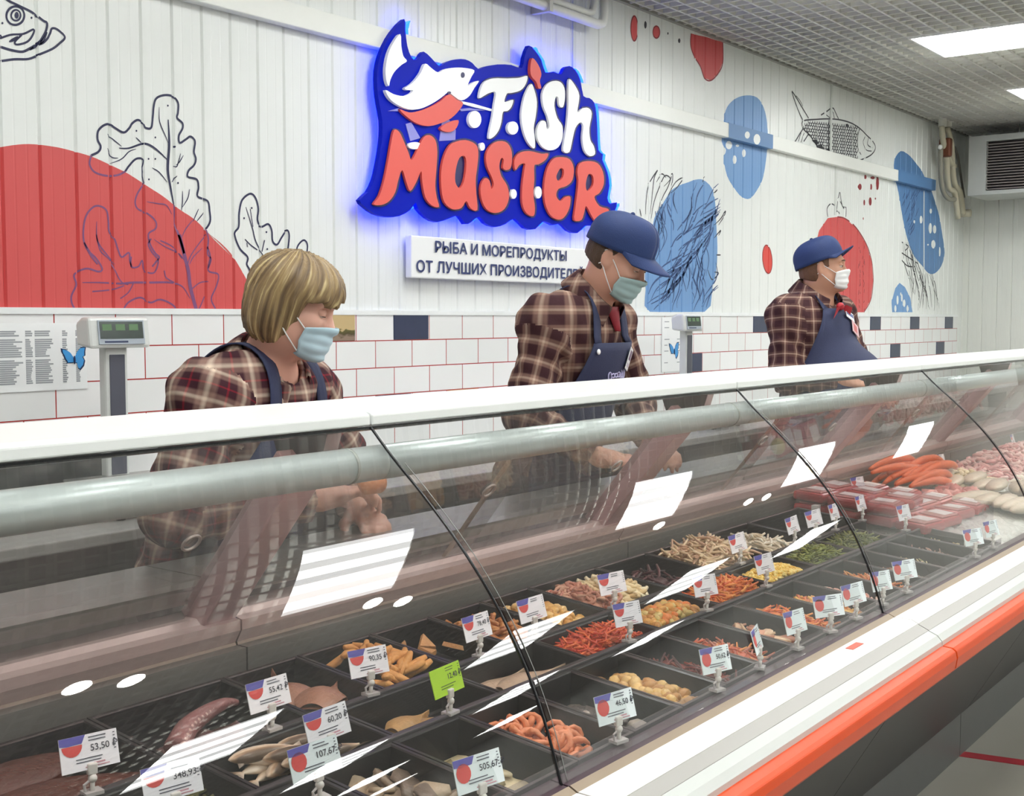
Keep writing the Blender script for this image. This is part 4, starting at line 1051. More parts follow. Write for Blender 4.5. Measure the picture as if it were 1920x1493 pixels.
for k, (nm, lab, st) in enumerate(C_ROW):
    x = 1.13+WC*(k-1)
    if x > 3.8: break
    tr = add_tray(x, yC, WC, DC, TH, 'black tray of %s, %s from left in front row' % (lab, ordinal[k]))
    if st: fill(tr, WC, DC, TH, st[:4]+(st[4]*.85, st[5]*.85, st[6]), nm, '%s in the %s tray of the front row' % (lab, ordinal[k]))
    else:
        b = MB(); r = random.Random(1)
        piece(b, 'ring', (0, 0, 0), 0.042, r, 0)
        me = b.mesh('shrimp'); me.materials.append(fm('#e0875a')); me.materials.append(fm('#cf6a4e'))
        me.polygons.foreach_set('use_smooth', [True]*len(me.polygons))
        for j in range(34):
            o = bpy.data.objects.new('shrimp', me); COL.objects.link(o)
            px_, py_ = r.uniform(-.045, .045), r.uniform(-.085, .085)
            pz = -TH+.016+heap(px_, py_, .12, .2, .024)+r.uniform(0, .008)
            o.matrix_world = Matrix.LocRotScale(tr.location, Euler((TILT, 0, 0)), None) @ Matrix.LocRotScale((px_, py_, pz), Euler((r.uniform(-.6, .6), r.uniform(-.6, .6), r.uniform(0, 6.2))), None)
            tag(o, 'orange-pink peeled shrimp in the front-row shrimp tray', 'shrimp', 'peeled shrimps in the front row')
# middle row
WB, DB = 0.28, 0.138
yB = 1.3665
B_ROW = [(.70, 'seaweed_mix', 'dark seaweed mix', sty('shred', .05, 90, ['#34361a', '#2a2a1c', '#4a4a22'], .006, .015)),
 (.98, 'green_moss_salad', 'green-brown moss salad', sty('shred', .05, 130, ['#4a4a1a', '#3a3a1a', '#5f5a25'], .012, .02)),
 (1.26, 'smoked_capelin', None, None), (1.54, 'smoked_fillet', None, None), (1.82, 'pale_fish_fillet', None, None),
 (2.10, 'grated_carrot', 'orange grated carrot salad', sty('shred', .038, 420, ['#d0532a', '#c9462a', '#de6e38'], .03, .026)),
 (2.38, 'mushroom_salad', 'tan mushroom and carrot salad', sty('blob', .028, 130, ['#d29a4a', '#b8803a', '#d87a35', '#c9b06a'], .03, .026)),
 (2.66, 'carrot_asparagus_salad', 'bright orange carrot and asparagus salad', sty('shred', .045, 380, ['#e07a30', '#d4602a', '#e89a4a'], .034, .028)),
 (2.94, 'corn_salad', 'yellow corn salad', sty('blob', .013, 520, ['#e5c25a', '#d8a83a', '#edd58a'], .036, .024)),
 (3.22, 'seaweed_sesame_salad', 'bright green seaweed sesame salad', sty('shred', .04, 380, ['#6f7a2e', '#8a8f3a', '#5a5f22'], .034, .026)),
 (3.50, 'kelp_salad', 'olive green kelp salad', sty('shred', .04, 360, ['#5f6a30', '#75783a', '#4a4f25'], .032, .024))]
for k, (x, nm, lab, st) in enumerate(B_ROW):
    L_ = lab or {'smoked_capelin': 'small silvery smoked fish', 'smoked_fillet': 'one tan smoked fillet', 'pale_fish_fillet': 'pale fish fillets'}[nm]
    tr = add_tray(x, yB, WB, DB, TH, 'black tray of %s in the middle row' % L_)
    if st: fill(tr, WB, DB, TH, st, nm, '%s heaped in a middle-row tray' % L_)
def fish_mesh(name, l, hgt, wid, m_, tail=True):
    b = MB(); n = 12; secs = []
    prof = [(-.5, .06), (-.47, .3), (-.40, .62), (-.28, .9), (-.12, 1.0), (.05, .95), (.2, .75), (.33, .45), (.42, .22), (.46, .16)]
    vs = []; fs = []
    for (t, q) in prof:
        for j in range(n):
            a = 2*pi*j/n; vs.append((t*l, wid*q*math.cos(a)*.5, hgt*q*math.sin(a)*.5))
    k = len(prof)
    for i in range(k-1):
        for j in range(n): fs.append((i*n+j, (i+1)*n+j, (i+1)*n+(j+1) % n, i*n+(j+1) % n))
    fs += [tuple(range(n)), tuple(range((k-1)*n, k*n))[::-1]]
    b.add(vs, fs)
    if tail:
        b.add([(.45*l, wid*.06, hgt*.1), (.45*l, wid*.06, -hgt*.1), (.6*l, 0.0005, -hgt*.5), (.55*l, 0.0005, 0), (.6*l, 0.0005, hgt*.5), (.45*l, -wid*.06, hgt*.1), (.45*l, -wid*.06, -hgt*.1)], [(0, 1, 3), (1, 2, 3), (0, 3, 4), (6, 5, 3), (6, 3, 2), (5, 4, 3)])
        b.add([(-.1*l, .001, hgt*.47), (.12*l, .001, hgt*.42), (.05*l, .0, hgt*.72), (-.1*l, -.001, hgt*.47), (.12*l, -.001, hgt*.42)], [(0, 1, 2), (3, 2, 4)])
    me = b.mesh(name); me.materials.append(m_); me.polygons.foreach_set('use_smooth', [True]*len(me.polygons))
    return me
def place_on(tr, me, name, pos, rot, label, cat, group=None, sc=None):
    o = bpy.data.objects.new(name, me); COL.objects.link(o)
    T = Matrix.LocRotScale(tr.location if hasattr(tr, 'location') else tr, Euler((TILT, 0, 0)), None)
    o.matrix_world = T @ Matrix.LocRotScale(pos, Euler(rot), sc)
    return tag(o, label, cat, group)
m, N, L = nodes_of('silver_fish')
bs = N['Principled BSDF']; bs.inputs['Roughness'].default_value = 0.3; bs.inputs['Metallic'].default_value = 0.2
tc = N.new('ShaderNodeTexCoord'); sep = N.new('ShaderNodeSeparateXYZ'); L.new(tc.outputs['Object'], sep.inputs[0])
ab = N.new('ShaderNodeMapRange'); ab.inputs['From Min'].default_value = -0.012; ab.inputs['From Max'].default_value = 0.012; L.new(sep.outputs['Z'], ab.inputs['Value'])
rp = N.new('ShaderNodeValToRGB'); L.new(ab.outputs[0], rp.inputs[0])
e = rp.color_ramp.elements; e[0].position = 0.2; e[0].color = lin('#f2e2cf'); e[1].position = 0.9; e[1].color = lin('#6a5848')
q = e.new(0.6); q.color = lin('#ead2b6'); q = e.new(0.72); q.color = lin('#b89a7c')
L.new(rp.outputs[0], bs.inputs['Base Color']); SILV = m
fme = fish_mesh('smoked_capelin', 0.115, 0.034, 0.024, SILV)
T3 = Vector((1.26, yB, zz(deck_z(yB))))
r = random.Random(5)
for j in range(14):
    px_ = -.085+.17*((j*0.618) % 1.0); py_ = -.04+.08*((j*0.37) % 1.0)
    place_on(T3, fme, 'smoked_capelin', (px_*0.62, py_, -.036+.0026*j), (1.3+r.uniform(-.3, .3), r.uniform(-.1, .1), r.uniform(-.55, .35)+(pi if r.random() < .3 else 0)), 'small silvery smoked fish in the pile between two price tags', 'fish', 'small smoked fish in the middle row')
def fillet_mesh(name, l, w, t, col, wav=0.3):
    b = MB(); n = 14; G = []
    for i in range(n+1):
        u = i/n; ww = w*0.5*(math.sin(pi*min(1, u*1.15+.08))**0.6)*(1-.45*u)+.002
        row = []
        for j in range(9):
            v = -1+j/4; row.append((l*(u-.5), ww*v, t*(1-v*v)*(.5+.5*math.sin(pi*u))+wav*t*math.sin(u*7)+.001))
        G.append(row)
    b.grid(G); b.grid([[(p[0], p[1], p[2]*0.2-.001) for p in row] for row in G], flip=True)
    me = b.mesh(name); me.materials.append(fm(col, .3)); me.polygons.foreach_set('use_smooth', [True]*len(me.polygons)); return me
f1 = fillet_mesh('smoked_fillet', .13, .06, .016, '#bf9560')
place_on(Vector((1.54, yB, zz(deck_z(yB)))), f1, 'smoked_fillet', (-.02, .0, -.036), (0.1, .1, .25), 'tan smoked fish fillet, upper one left of the green price tag', 'fillet')
place_on(Vector((1.54, yB, zz(deck_z(yB)))), f1, 'smoked_fillet', (.03, -.02, -.046), (0.0, -.1, -.25), 'tan smoked fish fillet, lower one left of the green price tag', 'fillet')
f2 = fillet_mesh('pale_fillet', .2, .07, .018, '#b49a82')
for j, (x_, y_) in enumerate(((-.02, .02), (.03, -.02))):
    place_on(Vector((1.82, yB, zz(deck_z(yB)))), f2, 'pale_fillet', (x_, y_, -.045+.012*j), (0.0, .0, .15-.2*j), 'pale fish fillet under the glass seam, %s one' % ('back', 'front')[j], 'fillet')
# back row
yA = 1.5575; DA = 0.228
A_ROW = [(.78, 1.09, 'dark_fish', 'dark red-brown whole fish'), (1.09, 1.36, 'octopus', 'pink octopus tentacles and skin'), (1.36, 1.535, 'brown_fillet', 'smooth pinkish brown fillet'),
 (1.535, 1.73, 'breaded_strips', 'golden breaded strips'), (1.73, 1.905, 'fried_rings', 'few fried triangles'), (1.905, 2.08, 'crumbed_bites', 'orange-brown crumbed bites'),
 (2.08, 2.26, 'golden_nuggets', 'golden crumbed nuggets'), (2.26, 2.545, 'shrimp_and_squid', 'pinkish shrimps and pale squid strips'), (2.545, 2.79, 'dark_kelp', 'dark kelp strips'),
 (2.79, 3.10, 'dried_squid', 'cream shredded dried squid'), (3.10, 3.40, 'white_fish_strips', 'white dried fish strips'), (3.40, 3.78, 'empty', 'nothing')]
AST = {'crumbed_bites': sty('stick', .035, 70, ['#b8763a', '#a8642e', '#c98a4a'], .022, .026), 'golden_nuggets': sty('blob', .03, 80, ['#d9a855', '#c98f3f', '#e5bf7a'], .022, .026),
 'dark_kelp': sty('shred', .06, 60, ['#4a2428', '#3a2a2c', '#5f3438'], .008, .02),
 'shrimp_and_squid': None, 'dried_squid': sty('shred', .06, 260, ['#dcc39c', '#e8d4b0', '#cda98a'], .036, .04), 'white_fish_strips': sty('shred', .06, 90, ['#eadfca', '#d8c8ac', '#f0e8d8'], .012, .03, (0.55, .1, .9, 0))}
for (xa, xb, nm, lab) in A_ROW:
    x = (xa+xb)/2; w = xb-xa
    tr = add_tray(x, yA, w, DA, TH, ('black tray of %s in the back row' % lab) if nm != 'empty' else 'empty black tray in the back row beside the clear divider')
    st = AST.get(nm)
    if st: fill(tr, w, DA, TH, st, nm, '%s in a back-row tray' % lab)
    if nm == 'dark_fish':
        m_ = fm('#5a3026', .25)
        fme2 = fish_mesh('dark_fish', .30, .11, .045, m_)
        place_on(tr, fme2, 'dark_fish', (-.01, .035, -.024), (1.5, 0.0, .1), 'dark red-brown whole fish, rear one beside the leftmost price tag', 'fish')
        place_on(tr, fme2, 'dark_fish', (.0, -.045, -.028), (1.45, 0.0, -.12), 'dark red-brown whole fish, front one beside the leftmost price tag', 'fish')
    if nm == 'octopus':
        b = MB(); rr = random.Random(2)
        pts = smooth_loop([(-.09, -.02, -.03), (-.05, .0, -.014), (0, .01, -.006), (.05, .02, -.008), (.09, .03, -.02)], 5, False)
        n = len(pts); b.tube(pts, [.017*(1-i/n)+.005 for i in range(n)], 10)
        me = b.mesh('octopus_tentacle'); me.materials.append(fm('#9a6a68', .25)); me.polygons.foreach_set('use_smooth', [True]*len(me.polygons))
        o = place_on(tr, me, 'octopus_tentacle', (.02, .0, .004), (0, 0, .1), 'pink octopus tentacle with a row of pale suckers', 'octopus')
        b = MB()
        for i, p in enumerate(pts[1:-1]):
            if i % 1 == 0: b.ball((p[0]-.004, p[1]-.0125*(1-i/n)-.003, p[2]+.0075*(1-i/n)+.001), .0046*(1.25-i/n), 8, 6)
        sk = b.build('suckers', fm('#dbb8ae', .3), o, True, True); tag(sk, 'pale suckers')
        b = MB(); G = []
        for i in range(12):
            G.append([(-.11+.2*i/11, -.07+.1*j/8, -.045+.018*math.sin(i*.9+j*.4)*math.sin(pi*j/8)+.01*math.cos(j)) for j in range(9)])
        b.grid(G); b.grid([[(p[0], p[1], p[2]-.004) for p in q_] for q_ in G], flip=True)
        me = b.mesh('octopus_skin'); me.materials.append(fm('#6a4644', .22)); me.polygons.foreach_set('use_smooth', [True]*len(me.polygons))
        place_on(tr, me, 'octopus_skin', (0, 0, 0), (0, 0, 0), 'dark pink octopus skin lying in front of the tentacle', 'octopus')
    if nm == 'brown_fillet':
        f3 = fillet_mesh('brown_fillet', .17, .10, .02, '#a67862', .5)
        place_on(tr, f3, 'brown_fillet', (-.01, .03, -.022), (.1, 0, 1.2), 'smooth pinkish brown fillet folded behind the other', 'fillet')
        place_on(tr, f3, 'brown_fillet', (.02, -.04, -.018), (-.1, .1, .5), 'smooth pinkish brown fillet folded in front of the breaded strips', 'fillet')
    if nm in ('breaded_strips', 'fried_rings'):
        b = MB(); rr = random.Random(3)
        if nm == 'breaded_strips':
            b.tube([(-.03, 0, 0), (-.012, .003, .002), (.012, -.002, .001), (.03, .002, 0)], [.005, .008, .007, .004], 8); cnt = 34; col = '#d99a52'; gname = 'breaded_strip'
        else:
            b.add([(-.022, -.015, -.004), (.024, -.012, -.004), (0, .024, -.004), (-.02, -.013, .005), (.02, -.011, .005), (0, .02, .006)], [(0, 2, 1), (3, 4, 5), (0, 1, 4, 3), (1, 2, 5, 4), (2, 0, 3, 5)]); cnt = 4; col = '#c9935a'; gname = 'fried_triangle'
        me = b.mesh(gname); me.materials.append(fm(col, .5)); me.polygons.foreach_set('use_smooth', [nm == 'breaded_strips']*len(me.polygons))
        for j in range(cnt):
            px_, py_ = rr.uniform(-w/2+.035, w/2-.035), rr.uniform(-.08, .08)
            z = -.038+heap(px_, py_, w, .2, .045)*(1 if cnt > 9 else .3)+rr.uniform(0, .008)
            place_on(tr, me, gname, (px_, py_, z), (rr.uniform(-.5, .5), rr.uniform(-.6, .6), rr.uniform(0, 6.2)), 'golden breaded strip in the back-row heap' if cnt > 9 else 'fried triangle left in a nearly empty back-row tray', 'breaded snack', 'breaded strips in the back row' if cnt > 9 else 'fried triangles in the back row')
    if nm == 'shrimp_and_squid':
        fill(tr, w, DA, TH, sty('stick', .04, 130, ['#e3cfa0', '#d8bd8a', '#eee0bd'], .03, .03, (.5, .2, .9, -.04)), 'squid_strips', 'pale squid strips in the right half of a back-row tray')
        fill(tr, w, DA, TH, sty('ring', .036, 60, ['#c48a70', '#b5745f', '#d8a88c'], .03, .026, (.5, -.22, .9, 0.03)), 'small_shrimps', 'pinkish small shrimps in the left half of a back-row tray', 3)

# ------------------------------------------------------------------ the iced fish display at the far end
dv = thing('acrylic_divider', 'clear acrylic divider plate standing between the trays and the iced fish', 'divider', (3.815, 1.36, zz(-.68)))
b = MB(); b.add([(3.813, 1.05, zz(-.69)), (3.813, 1.69, zz(-.65)), (3.813, 1.69, zz(-.52)), (3.813, 1.05, zz(-.56)), (3.818, 1.05, zz(-.69)), (3.818, 1.69, zz(-.65)), (3.818, 1.69, zz(-.52)), (3.818, 1.05, zz(-.56))], [(0, 3, 2, 1), (4, 5, 6, 7), (0, 1, 5, 4), (1, 2, 6, 5), (2, 3, 7, 6), (3, 0, 4, 7)])
b.build('plate', acrylic, dv)
b = MB()
for y in (1.12, 1.62): b.box(3.80, 3.83, y-.01, y+.01, zz(deck_z(y))-.06, zz(deck_z(y))+.012)
b.build('foot', mat('clip_white', '#dcdcd8', 0.4), dv)
ice_m = mat('crushed_ice', '#d3d3cc', 0.25, var=0.12, scale=40, bump=0.8, bscale=90)
b = MB(); G = []
r = random.Random(9)
for i in range(120):
    x = 3.84+i*0.0252
    G.append([(x, 1.045+.645*j/36, zz(-.735+.03*math.sin(pi*j/36)**.5*min(1, i/3)+.05*j/36)+r.uniform(-.006, .006)) for j in range(37)])
b.grid(G)
tag(b.build('crushed_ice', ice_m, None, False), 'bed of crushed ice under the fish at the far end', 'ice', None, 'stuff')
def ice_z(y): return zz(-.735+.03+.05*(y-1.045)/.645)
red_film = mat('red_pack', '#b8383c', 0.2, var=0.2, scale=30, coat=0.4)
pink_film = mat('pink_pack', '#cf8a85', 0.2, var=0.15, scale=30, coat=0.4)
lab_w = mat('pack_label', '#e9e3df', 0.4)
pk = thing('fish_pack', 'x', 'fish pack')
b = MB(); b.box(-.075, .075, -.055, .055, 0, .032); bevel(b.build('tray_body', red_film, pk, local=True), .01)
b = MB(); b.box(-.06, .06, -.04, .04, .032, .037); bevel(b.build('fish_steak', pink_film, pk, local=True), .004)
b = MB(); b.box(-.02, .05, -.03, .03, .0372, .0378); b.build('label', lab_w, pk, local=True)
first = True
slots = []
for i in range(4):
    for j in range(4):
        slots.append((3.91+.165*i, 1.30+.12*j, (i, j)))
for n_, (x, y, ij) in enumerate(slots):
    lvl = 2 if ij[0] < 2 and ij[1] > 0 else 1
    for l_ in range(lvl):
        o = pk if first else copy_tree(pk); first = False
        o.location = (x+r.uniform(-.008, .008), y+r.uniform(-.006, .006), ice_z(y)+.0+.04*l_); o.rotation_euler = (r.uniform(-.03, .03)+.09, r.uniform(-.04, .04), r.uniform(-.15, .15))
        tag(o, 'red film-wrapped fish pack lying on ice right of the clear divider', 'fish pack', 'red fish packs behind the clear divider')
leg_m = fm('#e0662a', .3)
b = MB(); b.tube(smooth_loop([(-.16, 0, 0), (-.08, .006, .012), (0, .0, .02), (.08, -.006, .012), (.14, .004, -.01)], 4, False), [.007, .008, .01, .012, .013, .014, .015, .016, .016, .017, .016, .016, .015, .014, .013, .012, .010][:17], 10)
leg_me = b.mesh('crab_leg'); leg_me.materials.append(leg_m); leg_me.polygons.foreach_set('use_smooth', [True]*len(leg_me.polygons))
for j in range(16):
    y = 1.50+.012*j; z = ice_z(y)+.016*(j % 3)+.006*(j % 5)
    o = bpy.data.objects.new('crab_leg', leg_me); COL.objects.link(o)
    o.location = (4.66+.16*((j*.37) % 1)-.05*(j % 2), y, z+.03); o.rotation_euler = (r.uniform(-.4, .4), r.uniform(-.12, .1), r.uniform(-.12, .12)-.25)
    tag(o, 'bright orange crab leg in the bundle behind the red packs', 'crab leg', 'orange crab legs on ice')
wf = fish_mesh('whole_fish', .30, .085, .045, fm('#c9b8a0', .25))
for j in range(9):
    o = bpy.data.objects.new('whole_fish', wf); COL.objects.link(o); y = 1.16+.055*j
    o.location = (4.86+.05*(j % 3), y, ice_z(y)+.03+.012*(j % 2)); o.rotation_euler = (1.35, 0, r.uniform(-.2, .2)+.2)
    tag(o, 'pale whole fish lying on ice right of the red packs', 'fish', 'pale whole fish on ice')
for j in range(5):
    o = bpy.data.objects.new('whole_fish', wf); COL.objects.link(o); y = 1.12+.05*j
    o.location = (4.55+.02*(j % 3), y, ice_z(y)+.03); o.rotation_euler = (1.4, 0, r.uniform(-.2, .2)-.1)
    tag(o, 'pale whole fish lying on ice in front of the orange crab legs', 'fish', 'pale fish in front of the crab legs')
def loose(name, label, x0, x1, y0, y1, kind, size, num, cols, hz=.05):
    b = MB(); rr = random.Random(int(x0*100+y0*1000))
    for k in range(num):
        x = rr.uniform(x0, x1); y = rr.uniform(y0, y1)
        h_ = hz*max(0, 1-((x-(x0+x1)/2)/(x1-x0)*2)**2)*max(0, 1-((y-(y0+y1)/2)/(y1-y0)*2)**2)
        piece(b, kind, (x, y, ice_z(y)+h_*rr.uniform(.3, 1)+.006), size, rr, rr.randrange(len(cols)))
    me = b.mesh(name)
    for c in cols: me.materials.append(fm(c, .3))
    return tag(link(name, me), label, name.replace('_', ' '), None, 'stuff')
loose('cockle_meat', 'yellowish cockle meat heaped on ice beside the crab legs', 4.78, 5.2, 1.42, 1.6, 'blob', .03, 330, ['#d8c49a', '#e0d0a8', '#c9b58a'])
loose('pink_prawns', 'pink prawns heaped on ice at the far right end', 5.2, 6.6, 1.40, 1.66, 'ring', .055, 520, ['#d89a94', '#c9807c', '#e5bdb5'], .07)
loose('salad_greens', 'yellow-green salad leaves edging the ice at the far right', 4.7, 5.6, 1.06, 1.13, 'slice', .05, 170, ['#b5c25a', '#9aa840', '#c9cf7a'], .03)
loose('pale_seafood_mix', 'pale pink seafood mix on ice in front of the prawns', 5.2, 6.6, 1.12, 1.38, 'blob', .04, 520, ['#d8c4b0', '#d8a8a0', '#e5dcc9'], .04)
loose('salmon_offcuts', 'pink salmon offcuts on ice between packs and pale fish', 4.46, 4.7, 1.32, 1.48, 'cube', .05, 60, ['#c9746a', '#d8948a', '#b55a50'], .03)
# lemon half on the divider rail
b = MB(); b.ball((0, 0, 0), (.03, .03, .024), 14, 8); o = b.build('lemon', mat('lemon_yellow', '#d8cf8a', 0.4), None, True); o.location = (3.86, 1.68, zz(-.545)); tag(o, 'small pale lemon behind the red fish packs', 'lemon')

# ------------------------------------------------------------------ price tags
card_w = mat('card_white', '#f1eef2', 0.35, var=0.01); card_t = mat('card_cool', '#e6eff0', 0.35, var=0.01); card_g = mat('card_green', '#b4e02a', 0.4, var=0.02)
tag_red = mat('tag_red', '#d64a45', 0.4); tag_vio = mat('tag_violet', '#5a55a8', 0.4); tag_ink = mat('tag_ink', '#4a4a58', 0.5); clip_w = mat('clip_white2', '#dad5ce', 0.35); clip_c = thin_glass('clip_clear', (.9, .9, .9, 1), .05, .03)
CARD = {}
def card_proto(price, kind):
    key = (price, kind)
    if key in CARD: return CARD[key]
    t = thing('price_tag', 'x', 'price tag')
    ly = Matrix.Translation((0, 0, .034)) @ Euler((-.28, 0, 0)).to_matrix().to_4x4()
    w, h = .041, .047
    b = MB(); b.box(-w, w, 0, .0016, 0, h, M=ly)
    b.build('card', card_g if kind == 'green' else card_t if kind == 'cool' else card_w, t, local=True)
    y = -.0006
    if kind != 'green':
        b = MB()
        pts = [(-.024+.0145*math.cos(a), .035+.0145*math.sin(a)) for a in np.linspace(pi, 2*pi, 11)] if kind != 'cool' else [(-.026+.0125*math.cos(a), .027+.0135*math.sin(a)) for a in np.linspace(0, 2*pi, 16)[:-1]]
        b.poly([pts], lambda p, d: ly @ Vector((p[0], y, p[1])), None); b.build('emblem', tag_red, t, local=True)
        b = MB(); b.poly([[(-w, .047), (-w, .037), (-.03, .0355), (-.010, .0362), (-.004, .047)]], lambda p, d: ly @ Vector((p[0], y, p[1])), None)
        b.build('header', tag_vio, t, local=True)
    b = MB(); rr = random.Random(len(CARD))
    for (xa, zb, n, ln) in ((.0, .042, 2, .026), (-.02, .015, 2, .045), (.035, .042, 6, .003)):
        for k in range(n):
            q = ln*rr.uniform(.7, 1.0); b.box(xa, xa+q, y-.0002, y+.0004, zb-.0042*k, zb-.0042*k+.0012, M=ly)
    b.build('print', tag_ink if kind != 'green' else mat('ink_green', '#55702a', .5), t, local=True)
    if price:
        me = text_mesh(price, 1.0, 0, .008); co, fs = mesh_arrays(me); bpy.data.meshes.remove(me); co = co*.0125
        b = MB(); b.add([ly @ Vector((p[0]+.001, y-.0002, p[1]+.024)) for p in co], fs); b.build('price', mat('price_ink', '#33333f', .5), t, local=True)
    if kind != 'green':
        b = MB(); b.box(-.008, .026, y-.0002, y+.0004, .003, .0045, M=ly); b.box(.004, .02, y-.0002, y+.0004, .0065, .0085, M=ly); b.build('small_print', mat('print_rose', '#c58f9a', .5), t, local=True)
    b = MB(); b.box(-.006, .008, -.003, .006, .026, .042, M=None); bevel(b.build('clip', clip_w, t, local=True), .002)
    b = MB(); b.ball((.001, .0, .021), .0065, 10, 7); b.tube([(.001, 0, .016), (.001, .001, .002)], .0035, 8); b.build('stem', clip_w, t, True, True)
    b = MB(); b.box(-.012, .014, -.009, .011, -.001, .004); b.tube([(-.009, 0, .003), (-.011, 0, .014), (-.004, 0, .018)], .002, 6); b.build('foot', mat('clip_foot', '#bdb8b6', .25), t, local=True)
    CARD[key] = t; t['_used'] = False
    return t
TAGS = [  # pixel of the foot, row y, price, look, words that single it out
 (172, 1478, 'A', '53,50 ₽', 'w', 'beside the dark red-brown fish, leftmost of all'), (510, 1362, 'A', '55,42 ₽', 'w', 'behind the octopus tray'), (695, 1336, 'A', '90,35 ₽', 'w', 'in front of the golden breaded strips'),
 (900, 1252, 'A', '78,40 ₽', 'w', 'in front of the orange-brown crumbed bites'), (1003, 1206, 'A', None, 'w', 'in front of the golden nuggets'), (1152, 1152, 'A', None, 'w', 'in front of the squid strips'),
 (1388, 1072, 'A', None, 'w', 'in front of the cream dried squid'), (1490, 1037, 'A', None, 'w', 'in front of the white dried fish strips'), (1530, 1013, 'A', None, 'w', 'right beside the white dried fish strips'), (1567, 1000, 'A', None, 'w', 'between the empty back tray and the red fish packs'), (1617, 988, 'A', None, 'w', 'against the red fish packs'),
 (330, 1530, 'B', '348,93 ₽', 'w', 'at the bottom edge left of the silvery smoked fish'), (622, 1420, 'B', '60,20 ₽', 'w', 'above the silvery smoked fish'), (845, 1358, 'B', '12,40 ₽', 'green', 'bright green, beside the tan smoked fillet'),
 (1180, 1214, 'B', None, 'w', 'above the grated carrot'), (1325, 1152, 'B', None, 'w', 'beside the bright orange carrot and asparagus salad'), (1437, 1112, 'B', None, 'w', 'left of the yellow corn'), (1698, 997, 'B', None, 'w', 'against the middle of the clear divider'),
 (600, 1527, 'B', '107,67 ₽', 'cool', 'at the bottom edge right of the silvery smoked fish'),
 (905, 1515, 'C', '505,67 ₽', 'cool', 'over the herring chunks, large red dot on it'), (1160, 1412, 'C', '46,50 ₽', 'cool', 'between the mackerel pieces and the peeled shrimps'), (1345, 1312, 'C', '50,62 ₽', 'cool', 'right of the peeled shrimps'), (1425, 1270, 'C', None, 'cool', 'turned aside next to the tan mussel meat'),
 (1495, 1226, 'C', None, 'cool', 'in front of the beet salad'), (1557, 1190, 'C', None, 'cool', 'in front of the orange and pink squid salad'), (1605, 1170, 'C', None, 'cool', 'touching the second glass seam'), (1655, 1140, 'C', None, 'cool', 'just right of the second glass seam'), (1700, 1110, 'C', None, 'cool', 'in front of the crab stick salad'),
 (1828, 1052, 'C', None, 'cool', 'in the front row near the clear divider'), (1862, 1028, 'C', None, 'cool', 'last of the front row at the clear divider')]
ROWY = {'A': 1.4385, 'B': 1.293, 'C': 1.0335}
r = random.Random(21)
for (u, v, row, price, kind, words_) in TAGS:
    pr = card_proto(price, kind)
    y = ROWY[row]
    if v > 1500 and row == 'B' and kind == 'cool': y = 1.215
    x = on_y(u, v, y).x
    rz = {1425: .30, 1495: -.1, 840: .1}.get(u, r.uniform(-.22, .08) if row != 'C' else r.uniform(-.5, -.2))
    loc = (x, y, zz(deck_z(y))+.003)
    if not pr['_used']: o = pr; pr['_used'] = True
    else: o = copy_tree(pr)
    o.location = loc; o.rotation_euler = (0, r.uniform(-.05, .05), rz)
    tag(o, ('lime green price tag' if kind == 'green' else 'white price tag') + ' ' + words_.replace('bright green, ', ''), 'price tag', 'price tags on clips')
for (u, v) in ((1612, 900), (1765, 895), (1900, 890)):
    pr = card_proto(None, 'w'); o = copy_tree(pr); o.location = (on_y(u, v, 1.6).x, 1.6, ice_z(1.6)+.02); o.rotation_euler = (0, 0, r.uniform(-.2, .2))
    tag(o, 'white price tag standing on the ice at the far end', 'price tag', 'price tags on the ice')
for o in list(COL.objects):
    if '_used' in o: del o['_used']

# ------------------------------------------------------------------ back counter, scales, papers
bc = thing('back_counter', 'long dark service counter along the tiled wall behind the staff', 'counter', (5.5, 2.8, 0))
bevel(MB().box(0.2, 9.6, 2.52, 3.085, .955, .985).build('worktop', mat('worktop_pale', '#c9cbc8', 0.3, 0.3), bc), .004)
b = MB()
for k in range(10): b.box(2.25+k*.73, 2.25+k*.73+.71, 2.55, 3.08, .12, .953)
b.build('cabinet_front', mat('cabinet_dark', '#35393b', 0.35, 0.2), bc)
b = MB(); b.box(.22, 2.22, 2.55, 3.08, .12, .953); b.build('cabinet_steel', mat('cabinet_steel', '#8f8f8a', 0.3, 0.7), bc)
b = MB(); b.box(.22, 9.5, 2.6, 3.08, 0, .12); b.build('plinth', panel_d, bc)
o = MB(); o.box(.6, 2.1, 2.98, 3.075, .985, 1.175)
tag(bevel(o.build('steel_backsplash', mat('backsplash_steel', '#7f807e', 0.25, 0.85)), .006), 'low stainless backsplash standing on the left of the back counter', 'backsplash')
